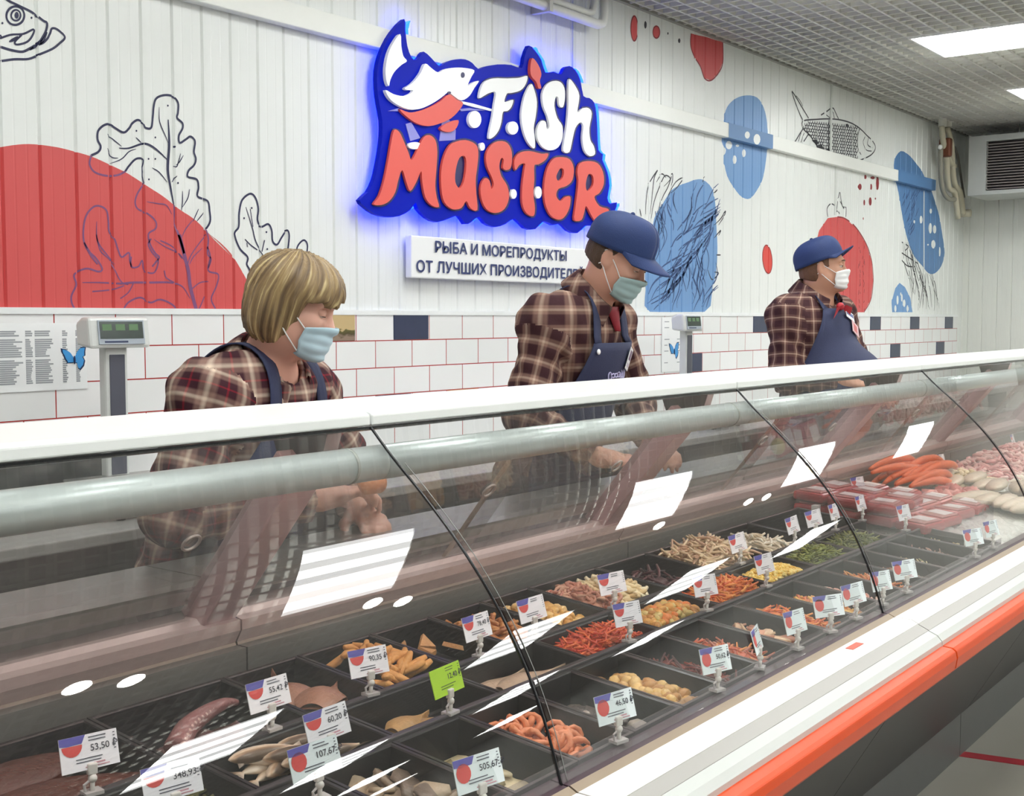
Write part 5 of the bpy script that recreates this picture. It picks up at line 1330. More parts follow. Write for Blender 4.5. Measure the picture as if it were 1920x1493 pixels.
def scale(u, v, y, label, face):
    c = on_y(u, v, y)
    t = thing('counter_scale', label, 'scale', (c.x, y, .985), (0, 0, face))
    b = MB(); b.box(-.16, .16, -.20, .08, .02, .075); bevel(b.build('base', mat('scale_grey', '#b9bcb9', .4), t, local=True), .01)
    b = MB(); b.box(-.15, .15, -.19, .06, .08, .088); bevel(b.build('pan', mat('pan_steel', '#b5b5b2', .25, .9), t, local=True), .004)
    b = MB()
    for sx in (-.12, .12):
        for sy in (-.17, .05): b.tube([(sx, sy, 0), (sx, sy, .022)], .012, 8)
    b.build('feet', mat('rubber', '#2a2a2a', .7), t, local=True)
    zt = c.z-.985
    b = MB(); b.box(-.034, .034, .028, .066, .075, zt-.03); po = bevel(b.build('pole', mat('scale_light', '#d3d6d3', .35), t, local=True), .008)
    b = MB(); b.box(-.023, .023, .0255, .0285, .09, zt-.055); bevel(b.build('pole_inlay', mat('inlay_grey', '#565863', .4), po, local=True), .002)
    b = MB(); b.prism_x([(.005, zt-.038), (.075, zt-.03), (.08, zt+.03), (.05, zt+.046), (.015, zt+.045)], -.092, .092)
    hd = bevel(b.build('display_head', mat('scale_light', '#d3d6d3', .35), t, local=True), .008)
    M_ = Matrix.Translation((0, .0085, zt)) @ Euler((-.12, 0, 0)).to_matrix().to_4x4()
    b = MB(); b.box(-.062, .068, -.004, .0, -.012, .034, M=M_); b.build('screen', mat('lcd_dark', '#27362f', .15, var=.3, scale=30), hd, local=True)
    b = MB(); b.box(-.066, .072, -.003, .001, -.027, .038, M=M_); b.build('screen_frame', mat('lcd_frame', '#a9b3bd', .3), hd, local=True)
    b = MB()
    for k in range(3): b.box(-.055+.04*k, -.055+.04*k+.028, -.0045, -.004, .010, .027, M=M_)
    b.build('digits', mat('lcd_green', '#5f7f5a', .4), hd, local=True)
    b = MB(); b.box(-.05, .02, -.0035, -.003, -.023, -.018, M=M_); b.build('key_print', mat('print_navy', '#3a4562', .5), hd, local=True)
    return t
scale(229, 627, 2.82, 'pale grey counter scale with pole display left of the blond woman', -.06)
scale(1303, 607, 2.82, 'pale grey counter scale with pole display between the two capped men', .0)
paper = mat('paper', '#eceeee', .6, var=.01); ink_g = mat('ink_grey', '#9a9ea2', .7)
YP = Y_WALL-.0145
def paper_sheet(x0, x1, z0, z1, label, rows, seed, cols):
    t = thing('price_list', label, 'notice', ((x0+x1)/2, YP, z0))
    MB().box(x0, x1, YP-.001, YP+.001, z0, z1).build('sheet', paper, t)
    b = MB(); rr = random.Random(seed); w = x1-x0
    for k in range(rows):
        z = z1-.025-k*(z1-z0-.04)/rows
        if rr.random() < .1: continue
        for (c0, c1_) in cols:
            b.box(x0+w*c0, x0+w*(c0+(c1_-c0)*rr.uniform(.55, 1)), YP-.0015, YP-.001, z, z+.0042)
    b.build('print_lines', ink_g, t)
    return t
q0, q1 = on_y(-60, 603, YP), on_y(164, 735, YP)
t = paper_sheet(q0.x, q1.x, on_y(80, 733, YP).z, on_y(80, 606, YP).z, 'printed price list sheet on the tiles left of the scale', 26, 3, [(.05, .2), (.23, .44), (.46, .52), (.54, .7), (.78, .83), (.9, .95)])
q0, q1 = on_y(1241, 600, YP), on_y(1287, 695, YP)
paper_sheet(q0.x, q1.x, on_y(1260, 697, YP).z, on_y(1260, 595, YP).z, 'narrow printed sheet on the tiles right of the middle man', 8, 5, [(.1, .3), (.6, .85)])
bf_blue = mat('butterfly_blue', '#3f96d8', .35, var=.12, scale=20); bf_dark = mat('butterfly_dark', '#1c2f5a', .4)
def butterfly(u, v, s, label):
    c = on_y(u, v, YP-.002)
    t = thing('butterfly_sticker', label, 'sticker', c)
    def W_(pts, y): return [(c.x+p[0]*s, y, c.z-p[1]*s) for p in pts]
    left = [(-.05, .05), (-.25, -.25), (-.5, -.42), (-.82, -.5), (-.8, -.3), (-.68, -.1), (-.6, .12), (-.45, .32), (-.5, .38), (-.05, .36)]
    right = [(.05, .05), (.2, -.3), (.45, -.55), (.78, -.58), (.72, -.3), (.72, -.05), (.58, .02), (.7, .25), (.62, .55), (.38, .8), (.25, .7), (.2, .4), (.05, .36)]
    for nm, w_ in (('left_wing', left), ('right_wing', right)):
        e_ = [(p[0]*1.07+.01*(1 if p[0] > 0 else -1), p[1]*1.06) for p in w_]
        b = MB(); b.poly([[(p[0], -p[1]) for p in e_]], lambda p, d: (c.x+p[0]*s, YP-.0018+.0004*d, c.z+p[1]*s), True); wo = b.build('wing', bf_dark, t)
        b = MB(); b.poly([[(p[0]*.95, -p[1]*.92) for p in w_]], lambda p, d: (c.x+p[0]*s, YP-.0026+.0006*d, c.z+p[1]*s), True); b.build('wing_blue', bf_blue, wo)
    b = MB(); b.ball((c.x, YP-.004, c.z-.2*s), (.07*s, .003, .26*s), 8, 6); b.build('body', bf_dark, t, True)
butterfly(139, 669, .047, 'large blue butterfly sticker on the price list sheet')
butterfly(1264, 655, .06, 'blue butterfly sticker on the narrow sheet beside the far scale')
# ------------------------------------------------------------------ people: smooth implicit bodies meshed as one continuous surface
class Field:
    """union of rounded cones and ellipsoids with smooth joints"""
    def __init__(s): s.p = []
    def cone(s, a, b, ra, rb, k=.03, tag_=0): s.p.append(('c', np.array(a, float), np.array(b, float), ra, rb, k, tag_)); return s
    def ell(s, c, r, rot=None, k=.03, tag_=0, sub=False):
        R = np.array(rot) if rot is not None else np.eye(3)
        s.p.append(('s' if sub else 'e', np.array(c, float), np.array(r, float), R, None, k, tag_)); return s
    @staticmethod
    def dist(q, P, off=0.0):
        if q[0] == 'c':
            a, b, ra, rb = q[1], q[2], q[3]+off, q[4]+off
            d = b-a; L2 = float(d@d) or 1e-9
            t = np.clip(((P-a)@d)/L2, 0, 1)
            return np.linalg.norm(P-a-t[..., None]*d, axis=-1)-(ra+(rb-ra)*t)
        r = q[2]+off
        X = (P-q[1])@q[3]
        k0 = np.linalg.norm(X/r, axis=-1); k1 = np.linalg.norm(X/(r*r), axis=-1)+1e-9
        return k0*(k0-1)/k1
    def bbox(s, q, m):
        if q[0] == 'c':
            R = max(q[3], q[4])+m; return np.minimum(q[1], q[2])-R, np.maximum(q[1], q[2])+R
        R = max(q[2])+m; return q[1]-R, q[1]+R
    def eval(s, P, off=0.0):
        F = np.full(P.shape[:-1], 1.0)
        for q in s.p:
            d = Field.dist(q, P, off); F = s.join(F, d, q)
        return F
    @staticmethod
    def join(F, d, q):
        k = q[5]
        if q[0] == 's':
            h = np.maximum(k-np.abs(F+d), 0)/k
            return np.maximum(F, -d)+h*h*k*.25
        h = np.maximum(k-np.abs(F-d), 0)/k
        return np.minimum(F, d)-h*h*k*.25
    def mesh(s, name, h, off=0.0, post=None, zmin=None, zmax=None, want_tag=False):
        m = 3*h+.06+off
        lo = np.min([s.bbox(q, off+2*h)[0] for q in s.p if q[0] != 's'], 0); hi = np.max([s.bbox(q, off+2*h)[1] for q in s.p if q[0] != 's'], 0)
        if zmin is not None: lo[2] = max(lo[2], zmin)
        if zmax is not None: hi[2] = min(hi[2], zmax)
        n = np.ceil((hi-lo)/h).astype(int)+1
        F = np.full(n, 1.0, np.float32)
        for q in s.p:
            a, b = s.bbox(q, m)
            i0 = np.maximum(np.floor((a-lo)/h).astype(int), 0); i1 = np.minimum(np.ceil((b-lo)/h).astype(int)+1, n)
            if np.any(i1 <= i0): continue
            g = np.stack(np.meshgrid(*[lo[k]+h*np.arange(i0[k], i1[k]) for k in range(3)], indexing='ij'), -1)
            sl = tuple(slice(i0[k], i1[k]) for k in range(3))
            F[sl] = s.join(F[sl], Field.dist(q, g, off), q)
        if post is not None:
            g = np.stack(np.meshgrid(*[lo[k]+h*np.arange(n[k]) for k in range(3)], indexing='ij'), -1)
            F = post(F, g).astype(np.float32)
        # close the surface at the border of the grid
        F[0], F[-1], F[:, 0], F[:, -1], F[:, :, 0], F[:, :, -1] = [np.maximum(x, 1e-4) for x in (F[0], F[-1], F[:, 0], F[:, -1], F[:, :, 0], F[:, :, -1])]
        V, Q = nets(F, lo, h)
        me = bpy.data.meshes.new(name); me.from_pydata(V.tolist(), [], Q.tolist())
        return me, V
    def owner(s, P, off=0.0):
        best = np.full(len(P), 9.0); who = np.zeros(len(P), int)
        for i, q in enumerate(s.p):
            if q[0] == 's': continue
            d = Field.dist(q, P, off); m = d < best; best[m] = d[m]; who[m] = i
        return who
def nets(F, lo, h):
    S = F < 0
    c = [S[i:S.shape[0]-1+i, j:S.shape[1]-1+j, k:S.shape[2]-1+k] for i in (0, 1) for j in (0, 1) for k in (0, 1)]
    al = c[0].copy(); an = c[0].copy()
    for x in c[1:]: al &= x; an |= x
    idx = np.argwhere(an & ~al)
    corner = np.array([(i, j, k) for i in (0, 1) for j in (0, 1) for k in (0, 1)])
    vals = np.stack([F[tuple((idx+o).T)] for o in corner], 1).astype(float)
    acc = np.zeros((len(idx), 3)); cnt = np.zeros(len(idx))
    for a in range(8):
        for b in range(a+1, 8):
            if np.abs(corner[a]-corner[b]).sum() != 1: continue
            fa, fb = vals[:, a], vals[:, b]; m = (fa < 0) != (fb < 0)
            t = fa[m]/(fa[m]-fb[m]); acc[m] += corner[a]+t[:, None]*(corner[b]-corner[a]); cnt[m] += 1
    V = lo+h*(idx+acc/cnt[:, None])
    num = np.full(an.shape, -1, np.int64); num[tuple(idx.T)] = np.arange(len(idx))
    Q = []
    for ax in range(3):
        s0 = [slice(None)]*3; s1 = [slice(None)]*3; s0[ax] = slice(0, -1); s1[ax] = slice(1, None)
        a, b = S[tuple(s0)], S[tuple(s1)]
        e = np.argwhere(a != b)
        o = [k for k in range(3) if k != ax]
        e = e[(e[:, o[0]] > 0) & (e[:, o[1]] > 0) & (e[:, o[0]] < S.shape[o[0]]-1) & (e[:, o[1]] < S.shape[o[1]]-1)]
        def cell(d0, d1):
            q = e.copy(); q[:, o[0]] -= d0; q[:, o[1]] -= d1; return num[tuple(q.T)]
        q = np.stack([cell(1, 1), cell(0, 1), cell(0, 0), cell(1, 0)], 1)
        fl = a[tuple(e.T)]
        if ax == 1: fl = ~fl
        q[~fl] = q[~fl][:, ::-1]
        Q.append(q)
    Q = np.concatenate(Q); Q = Q[(Q >= 0).all(1)]
    return V, Q

def rot_zyx(yaw=0, pitch=0, roll=0):
    return np.array((Matrix.Rotation(yaw, 3, 'Z') @ Matrix.Rotation(pitch, 3, 'Y') @ Matrix.Rotation(roll, 3, 'X')))
skin_m = mat('skin_fair', '#d3a08a', 0.5, var=0.06, scale=14, sss=0.12)
skin_p = mat('skin_rosy', '#dba995', 0.5, var=0.08, scale=14, sss=0.12)
skin_t = mat('skin_tan', '#c7967c', 0.5, var=0.07, scale=14, sss=0.12)
navy_cloth = mat('apron_navy', '#2c3352', 0.75, var=0.10, scale=30, bump=0.15, bscale=260)
cap_cloth = mat('cap_blue', '#1f3567', 0.7, var=0.08, scale=40, bump=0.15, bscale=320)
mask_blue = mat('mask_blue', '#b9d6e2', 0.7, var=0.03); mask_aqua = mat('mask_aqua', '#a9c4c4', 0.7, var=0.03); mask_white = mat('mask_white', '#eef0ef', 0.7, var=0.02)
trouser = mat('trouser_dark', '#26272e', 0.8); shoe = mat('shoe_dark', '#1d1d1f', 0.5)
eye_w = mat('eye_white', '#e6e0da', 0.2); eye_d = mat('eye_dark', '#2e2420', 0.15); brow_m = mat('brow_brown', '#5e4636', 0.8)
hair_br = mat('hair_brown', '#4f3b2d', 0.6, var=0.25, scale=60, bump=0.4, bscale=200)
def plaid_mat(name, dark, mid, light, line, per, lw):
    m, N, L = nodes_of(name)
    bs = N['Principled BSDF']; bs.inputs['Roughness'].default_value = 0.85; bs.inputs['Specular IOR Level'].default_value = 0.2
    at = N.new('ShaderNodeAttribute'); at.attribute_name = 'plaid'
    sp = N.new('ShaderNodeSeparateXYZ'); L.new(at.outputs['Vector'], sp.inputs[0])
    outs = []
    for ax in ('X', 'Y'):
        a = N.new('ShaderNodeMath'); a.operation = 'DIVIDE'; a.inputs[1].default_value = per; L.new(sp.outputs[ax], a.inputs[0])
        f = N.new('ShaderNodeMath'); f.operation = 'FRACT'; L.new(a.outputs[0], f.inputs[0])
        r = N.new('ShaderNodeValToRGB'); L.new(f.outputs[0], r.inputs[0])
        e = r.color_ramp.elements
        e[0].position = 0; e[0].color = lin(dark); e[1].position = 1; e[1].color = lin(dark)
        for p, c in ((.44, dark), (.52, mid), (.62, mid), (.68, light), (.68+lw, light), (.76+lw, mid), (.90, mid), (.97, dark)):
            q = e.new(min(p, .985)); q.color = lin(c)
        if line:
            for p, c in ((.16, dark), (.18, line), (.22, line), (.24, dark)):
                q = e.new(p); q.color = lin(c)
        outs.append(r.outputs[0])
    mx = N.new('ShaderNodeMix'); mx.data_type = 'RGBA'; mx.inputs['Factor'].default_value = .5
    L.new(outs[0], mx.inputs['A']); L.new(outs[1], mx.inputs['B'])
    L.new(mx.outputs['Result'], bs.inputs['Base Color'])
    tc = N.new('ShaderNodeTexCoord'); no = N.new('ShaderNodeTexNoise'); no.inputs['Scale'].default_value = 9; no.inputs['Detail'].default_value = 4
    L.new(tc.outputs['Object'], no.inputs['Vector'])
    bp = N.new('ShaderNodeBump'); bp.inputs['Strength'].default_value = .35; bp.inputs['Distance'].default_value = .03
    L.new(no.outputs['Fac'], bp.inputs['Height']); L.new(bp.outputs['Normal'], bs.inputs['Normal'])
    return m
plaid_w = plaid_mat('plaid_red', '#3c2028', '#8d7066', '#dccab6', '#8a1f2c', .066, .045)
plaid_m = plaid_mat('plaid_brown', '#3e2529', '#86695d', '#bda592', None, .058, .05)
plaid_f = plaid_mat('plaid_far', '#40272b', '#6b4e47', '#cbb09c', None, .052, .02)
# blond hair with streaks that run down the strands
m, N, L = nodes_of('hair_blond')
bs = N['Principled BSDF']; bs.inputs['Roughness'].default_value = .45
at = N.new('ShaderNodeAttribute'); at.attribute_name = 'strand'
no = N.new('ShaderNodeTexNoise'); no.inputs['Scale'].default_value = 1.0; no.inputs['Detail'].default_value = 3
L.new(at.outputs['Vector'], no.inputs['Vector'])
rp = N.new('ShaderNodeValToRGB'); L.new(no.outputs['Fac'], rp.inputs[0])
e = rp.color_ramp.elements; e[0].position = .33; e[0].color = lin('#5a4630'); e[1].position = .70; e[1].color = lin('#d8c492')
q = e.new(.46); q.color = lin('#80694a'); q = e.new(.58); q.color = lin('#9c835a')
L.new(rp.outputs[0], bs.inputs['Base Color'])
bp = N.new('ShaderNodeBump'); bp.inputs['Strength'].default_value = .6; bp.inputs['Distance'].default_value = .01
L.new(no.outputs['Fac'], bp.inputs['Height']); L.new(bp.outputs['Normal'], bs.inputs['Normal'])
hair_bl = m

def add_hand(f, wrist, dirv, palm_n, side, curl=.5, k=.010, tag_=9):
    """palm, four unequal bent fingers and a thumb from the side of the palm; side = +1 when the thumb lies along +cross(dir, palm)"""
    w = np.array(wrist, float); d = np.array(dirv, float); d /= np.linalg.norm(d)
    n = np.array(palm_n, float); n -= d*(n@d); n /= np.linalg.norm(n)
    s = np.cross(d, n)*side
    R = np.stack([d, s, n], 1)
    f.ell(w+d*.048, (.052, .042, .016), R, .02, tag_)
    f.cone(w-d*.01, w+d*.03, .026, .025, .02, tag_)
    for j, (o, ln, a0) in enumerate(((.031, .070, 0), (.0105, .079, .05), (-.0105, .073, .1), (-.030, .057, .16))):
        p = w+d*(.088-.006*abs(j-1.2))+s*o; ang = curl*.45+a0*curl; q = p; spread = s*o*.12
        for seg, fr in enumerate((.45, .30, .25)):
            v = d*math.cos(ang)+n*math.sin(ang)+spread; q2 = q+v*ln*fr
            f.cone(q, q2, .0095-.0009*seg, .0088-.0012*seg, k, tag_); q = q2; ang += curl*(.9 if seg == 0 else .7)
    p = w+d*.022+s*.03
    v = d*.62+s*.62+n*.35; v /= np.linalg.norm(v)
    q = p+v*.036; f.cone(p, q, .013, .0115, .014, tag_)
    v2 = d*.85+s*.2+n*(.25+.4*curl); v2 /= np.linalg.norm(v2)
    f.cone(q, q+v2*.032, .0112, .0085, k, tag_)

class Person:
    def __init__(s, name_label, pos, yaw, J, head_rot, build):
        """J: joints in the person's own frame (x forward, y left, z up)"""
        s.J = {k: np.array(v, float) for k, v in J.items()}
        s.HR = rot_zyx(*head_rot); s.b = build
        s.root = thing('person', name_label, 'person', pos, (0, 0, yaw))
        s.skin = Field(); s.cloth = Field()
    def H(s, p): return s.J['head']+s.HR@(np.array(p, float)*s.b.get('hs', 1.0))
    def head_field(s, f):
        R = s.HR; hs = s.b.get('hs', 1.0)
        E = lambda c, r, k=.02, sub=False, rr=None: f.ell(s.H(c), np.array(r)*hs, R if rr is None else R@rr, k, 1, sub)
        E((-.012, 0, .035), (.098, .077, .088)); E((.026, 0, -.03), (.064, .062, .085)); E((.045, 0, -.083), (.042, .044, .033), .03)
        E((.02, 0, -.055), (.05, .066*s.b.get('jowl', 1), .05), .03)
        E((.076, 0, .024), (.024, .052, .013), .02)
        for y in (-1, 1):
            E((.060, .036*y, -.028), (.028, .026, .026), .02)
            E((.094, .031*y, .003), (.013, .017, .0095), .012, True)
            E((-.004, .079*y, -.008), (.02, .009, .032), .010, False, rot_zyx(.35*-y, -.15, 0))
            E((.004, .086*y, -.006), (.009, .006, .017), .006, True)
            E((.103, .011*y, -.034), (.009, .008, .007), .006)
        f.cone(s.H((.086, 0, .008)), s.H((.102, 0, -.03)), .0085*hs, .012*hs, .012, 1)
        E((.092, 0, -.064), (.014, .024, .007), .012); E((.090, 0, -.075), (.013, .02, .007), .010)
        E((.078, 0, -.104), (.02, .022, .016), .02)
        f.cone(s.H((-.03, 0, -.05)), s.J['neck'], .054*hs*s.b.get('neckw', 1), .062*s.b.get('neckw', 1), .04, 2)
    def torso_field(s, f, off=0.0):
        J = s.J; b = s.b; w = b['w']; dp = b['dp']
        up = J['neck']-J['waist']; up /= np.linalg.norm(up); pit = math.atan2(up[0], up[2]); R = rot_zyx(0, pit, 0)
        ch = J['chest']
        f.ell(ch, (.115*dp+off, .165*w+off, .20+off), R, .06, 3)
        f.ell(J['waist'], (.115*dp+off, .150*w+off, .16+off), R, .08, 3)
        f.ell(J['hip'], (.125*dp+off, .172*w+off, .14+off), None, .08, 3)
        if 'belly' in b: f.ell(J['waist']+np.array(b['belly'][:3]), np.array(b['belly'][3:])+off, R, .09, 3)
        if 'bust' in b:
            for y in (-1, 1): f.ell(ch+R@np.array((.075, .075*y, -.03)), (.062+off, .072+off, .068+off), R, .06, 3)
        for S in ('R', 'L'):
            sh = J['sh'+S]
            f.cone(J['neck']+np.array((-.02, .03 if S == 'L' else -.03, -.03)), sh+np.array((0, 0, .012)), .05+off, .058+off, .05, 3)
            f.cone(ch+(sh-ch)*.5, sh, .08+off, .064+off, .05, 3)
    def arms_field(s, f, off, fore=True):
        J = s.J; a = s.b.get('armw', 1.0)
        for S in ('R', 'L'):
            t = 4 if S == 'R' else 6
            f.cone(J['sh'+S], J['el'+S], .056*a+off, .044*a+off*1.25, .04, t)
            if fore: f.cone(J['el'+S], J['wr'+S], .043*a+off*1.1, .028+off*.9, .025, t+1)
    def make(s, skin_mat, shirt_mat, cut_sleeve=.035):
        J = s.J; f = s.skin
        s.head_field(f); s.torso_field(f, -.012); s.arms_field(f, -.004)
        for S in ('R', 'L'):
            y = .09 if S == 'L' else -.09
            k_ = np.array((.03, y*1.05, J['hip'][2]*.52)); an = np.array((-.02, y*1.1, .09))
            f.cone(J['hip']+np.array((0, y, -.04)), k_, .085*s.b['w'], .06, .05, 8); f.cone(k_, an, .056, .04, .03, 8)
            f.cone(an+np.array((0, 0, -.045)), an+np.array((.13, 0, -.055)), .038, .03, .03, 8)
            hd = s.b['hand'+S]; add_hand(f, J['wr'+S], hd[0], hd[1], hd[2], hd[3])
        me, V = f.mesh('body', .0055)
        s.body = link('body', me, skin_mat, s.root, True, True)
        # shirt
        c = s.cloth; s.torso_field(c, .014); s.arms_field(c, .016)
        n0 = J['neck']; R = s.HR
        rr = np.random.default_rng(s.b.get('seed', 1)); ph = rr.uniform(0, 6, 12)
        wr = [J['wrR'], J['wrL']]; el = [J['elR'], J['elL']]
        hipz = J['hip'][2]-.10
        def post(F, g):
            # folds, an open neck, cuffs and hem
            w_ = .0045*np.sin(g[..., 2]*38+6*np.sin(g[..., 1]*9+ph[0])+ph[1])*np.sin(g[..., 1]*21+g[..., 0]*17+ph[2])+.0035*np.sin((g[..., 2]*.7+g[..., 0])*60+4*np.sin(g[..., 1]*14+ph[3]))
            for S in ('R', 'L'):
                e_ = J['el'+S]; d = np.linalg.norm(g-e_, axis=-1)
                w_ = w_+.010*np.exp(-(d/.09)**2)*np.sin(d*150+ph[4])*1.0
                d2 = np.linalg.norm(g-(J['sh'+S]*.75+e_*.25+np.array((0, 0, -.03))), axis=-1)
                w_ = w_+.006*np.exp(-(d2/.10)**2)*np.sin((g[..., 1]+g[..., 2])*85+ph[5])
            F = F+w_
            nk = Field().cone(s.H((.01, 0, -.06)), n0+np.array((.012, 0, -.01)), .062*s.b.get('neckw', 1), .066*s.b.get('neckw', 1))
            F = np.maximum(F, -(nk.eval(g)-.002))
            F = np.maximum(F, hipz-g[..., 2])
            for w, e_ in zip(wr, el):
                d = (w-e_)/np.linalg.norm(w-e_); t = (g-w)@d+cut_sleeve
                near = np.linalg.norm(g-w, axis=-1) < .11
                F = np.where(near & (t > 0), np.maximum(F, t), F)
            return F
        me, V = c.mesh('shirt', .0058, 0, post)
        who = c.owner(V); tags = np.array([q[6] for q in c.p]); tg = tags[who]
        UV = {}
        ang = np.arctan2(V[:, 1], V[:, 0]-J['chest'][0]+.05)
        UV[3] = np.stack([ang*.17, V[:, 2], 0*ang], 1)
        for t, (a, b) in {4: ('shR', 'elR'), 5: ('elR', 'wrR'), 6: ('shL', 'elL'), 7: ('elL', 'wrL')}.items():
            A, B = J[a], J[b]; d = (B-A)/np.linalg.norm(B-A)
            e1 = np.cross(d, (0, 1, 0.2)); e1 /= np.linalg.norm(e1); e2 = np.cross(d, e1); X = V-A
            # seam of the sleeve on its hidden inner side
            UV[t] = np.stack([np.arctan2(X@e2, X@e1)*.072, X@d+(.0 if t in (4, 6) else np.linalg.norm(J['el'+a[-1]]-J['sh'+a[-1]])), 0*ang], 1)
        lv = np.empty(len(me.loops), np.int64); me.loops.foreach_get('vertex_index', lv)
        lst = np.empty(len(me.polygons), np.int64); me.polygons.foreach_get('loop_start', lst)
        ft = tg[lv[lst]]; lt = np.repeat(ft, 4)
        cuv = np.zeros((len(lv), 3))
        for t, u_ in UV.items(): mk = lt == t; cuv[mk] = u_[lv[mk]]
        # unwrap the angle jump inside a face
        q4 = cuv.reshape(-1, 4, 3); wid = np.where(ft == 3, .17, .072)*2*pi
        dlt = q4[:, :, 0]-q4[:, :1, 0]; q4[:, :, 0] -= np.round(dlt/wid[:, None])*wid[:, None]
        cuv = q4.reshape(-1, 3)+10
        at = me.attributes.new('plaid', 'FLOAT_VECTOR', 'CORNER'); at.data.foreach_set('vector', cuv.astype(np.float32).ravel())
        s.shirt = link('plaid_shirt', me, shirt_mat, s.root, True, True)
        # trousers and shoes
        t = Field()
        for S in ('R', 'L'):
            y = .09 if S == 'L' else -.09
            k_ = np.array((.03, y*1.05, J['hip'][2]*.52)); an = np.array((-.02, y*1.1, .13))
            t.cone(J['hip']+np.array((0, y, -.03)), k_, .098*s.b['w'], .076, .05); t.cone(k_, an, .074, .062, .03)
        t.ell(J['hip']+np.array((0, 0, -.03)), (.138*s.b['dp'], .185*s.b['w'], .11), None, .06)
        me, V = t.mesh('trousers', .012); link('trousers', me, trouser, s.root, True, True)
        for S in ('R', 'L'):
            y = .099 if S == 'L' else -.099
            q = Field().cone((-.03, y, .05), (.13, y*1.05, .042), .05, .042, .03).ell((-.03, y, .07), (.055, .05, .05), None, .03)
            me, V = q.mesh('shoe', .01, 0, lambda F, g: np.maximum(F, .001-g[..., 2])); link('shoe', me, shoe, s.root, True, True)
    # cloth pieces laid on the shirt by marching towards its surface
    def drop(s, o, d, off, field=None, start=.5, steps=60):
        f = field or s.cloth
        o = np.array(o, float); d = np.array(d, float); d /= np.linalg.norm(d, axis=-1, keepdims=True)
        p = o-d*start
        for _ in range(steps):
            v = f.eval(p)-off; p = p+d*np.clip(v, -.05, .08)[..., None]*.9
        return p
    def sheet(s, name, G, m, parent=None, thick=.004):
        b = MB(); b.grid([[Vector(p) for p in row] for row in G])
        me = b.mesh(name); o = link(name, me, m, parent or s.root, True, True)
        sd = o.modifiers.new('cloth', 'SOLIDIFY'); sd.thickness = thick; sd.offset = 1
        return o
    def ribbon(s, name, pts, width_dir, w, m, parent=None, thick=.004):
        pts = [np.array(p) for p in pts]; G = []
        for i, p in enumerate(pts):
            wd = np.array(width_dir[i] if isinstance(width_dir, list) else width_dir, float); G.append([p-wd*w/2, p-wd*w/6, p+wd*w/6, p+wd*w/2])
        return s.sheet(name, G, m, parent, thick)
    def apron(s, top, half_top, half_low, zlow, waist_z, bib_lab=None):
        J = s.J
        nz, ny = 34, 15; G = []
        for i in range(nz):
            t = i/(nz-1); z = top[1]+(zlow-top[1])*t
            hw = half_top+(half_low-half_top)*min(1, max(0, (top[1]-z)/(top[1]-waist_z)))**1.3
            ax = np.interp(z, [J['hip'][2], J['chest'][2], J['neck'][2]], [J['hip'][0], J['chest'][0], J['neck'][0]])
            row = []
            for j in range(ny):
                v = -1+2*j/(ny-1); a = v*hw/.165
                o = np.array((ax-.02, 0, z)); d = np.array((math.cos(a), math.sin(a)*1.0, 0))
                row.append((o+d*.6, -d))
            G.append(row)
        O = np.array([[r[0] for r in row] for row in G]); D = np.array([[r[1] for r in row] for row in G])
        body = Field(); body.p = [q for q in s.cloth.p if q[6] == 3]
        P = s.drop(O, D, .018, body, 0.0, 50)
        # below the hip the apron hangs straight
        zs = P[:, 0, 2]; k = int(np.argmax(O[:, 0, 2] < J['hip'][2]+.03))
        far = np.argmax(P[:k+1, :, 0], 0)
        for i in range(k+1, nz):
            P[i, :, :2] = P[k, :, :2]; P[i, :, 2] = O[i, :, 2]; P[i, :, 0] += .012*np.sin(np.arange(ny)*1.1)*min(1, (i-k)/8)
        s.apron_field = body
        return s.sheet('apron', P, navy_cloth), P
    def strap(s, parent, p_front, y_back, m=None, w=.042):
        """from the bib corner up over the shoulder and down the back"""
        J = s.J
        n0 = J['neck']; pts = []
        c = np.array((J['chest'][0]-.0, 0, J['chest'][2]+.06))
        y0 = p_front[1]
        for i in range(26):
            t = i/25; a = math.radians(-35+192*t)
            y = y0+(y_back-y0)*t
            d = np.array((math.cos(a), 0, math.sin(a)))
            o = np.array((c[0], y, c[2]))+d*.6
            pts.append((o, -d))
        body = Field(); body.p = [q for q in s.cloth.p if q[6] == 3]
        P = s.drop(np.array([p[0] for p in pts]), np.array([p[1] for p in pts]), .009, body, 0.0, 60)
        dd = np.linalg.norm(P-np.array(p_front), axis=-1); k = int(np.argmin(dd[:14]))
        Q = [np.array(p_front)]+[p for p in P[k+1:]]
        return s.ribbon('apron_strap', Q, (0, 1, 0), w, m or navy_cloth, parent)
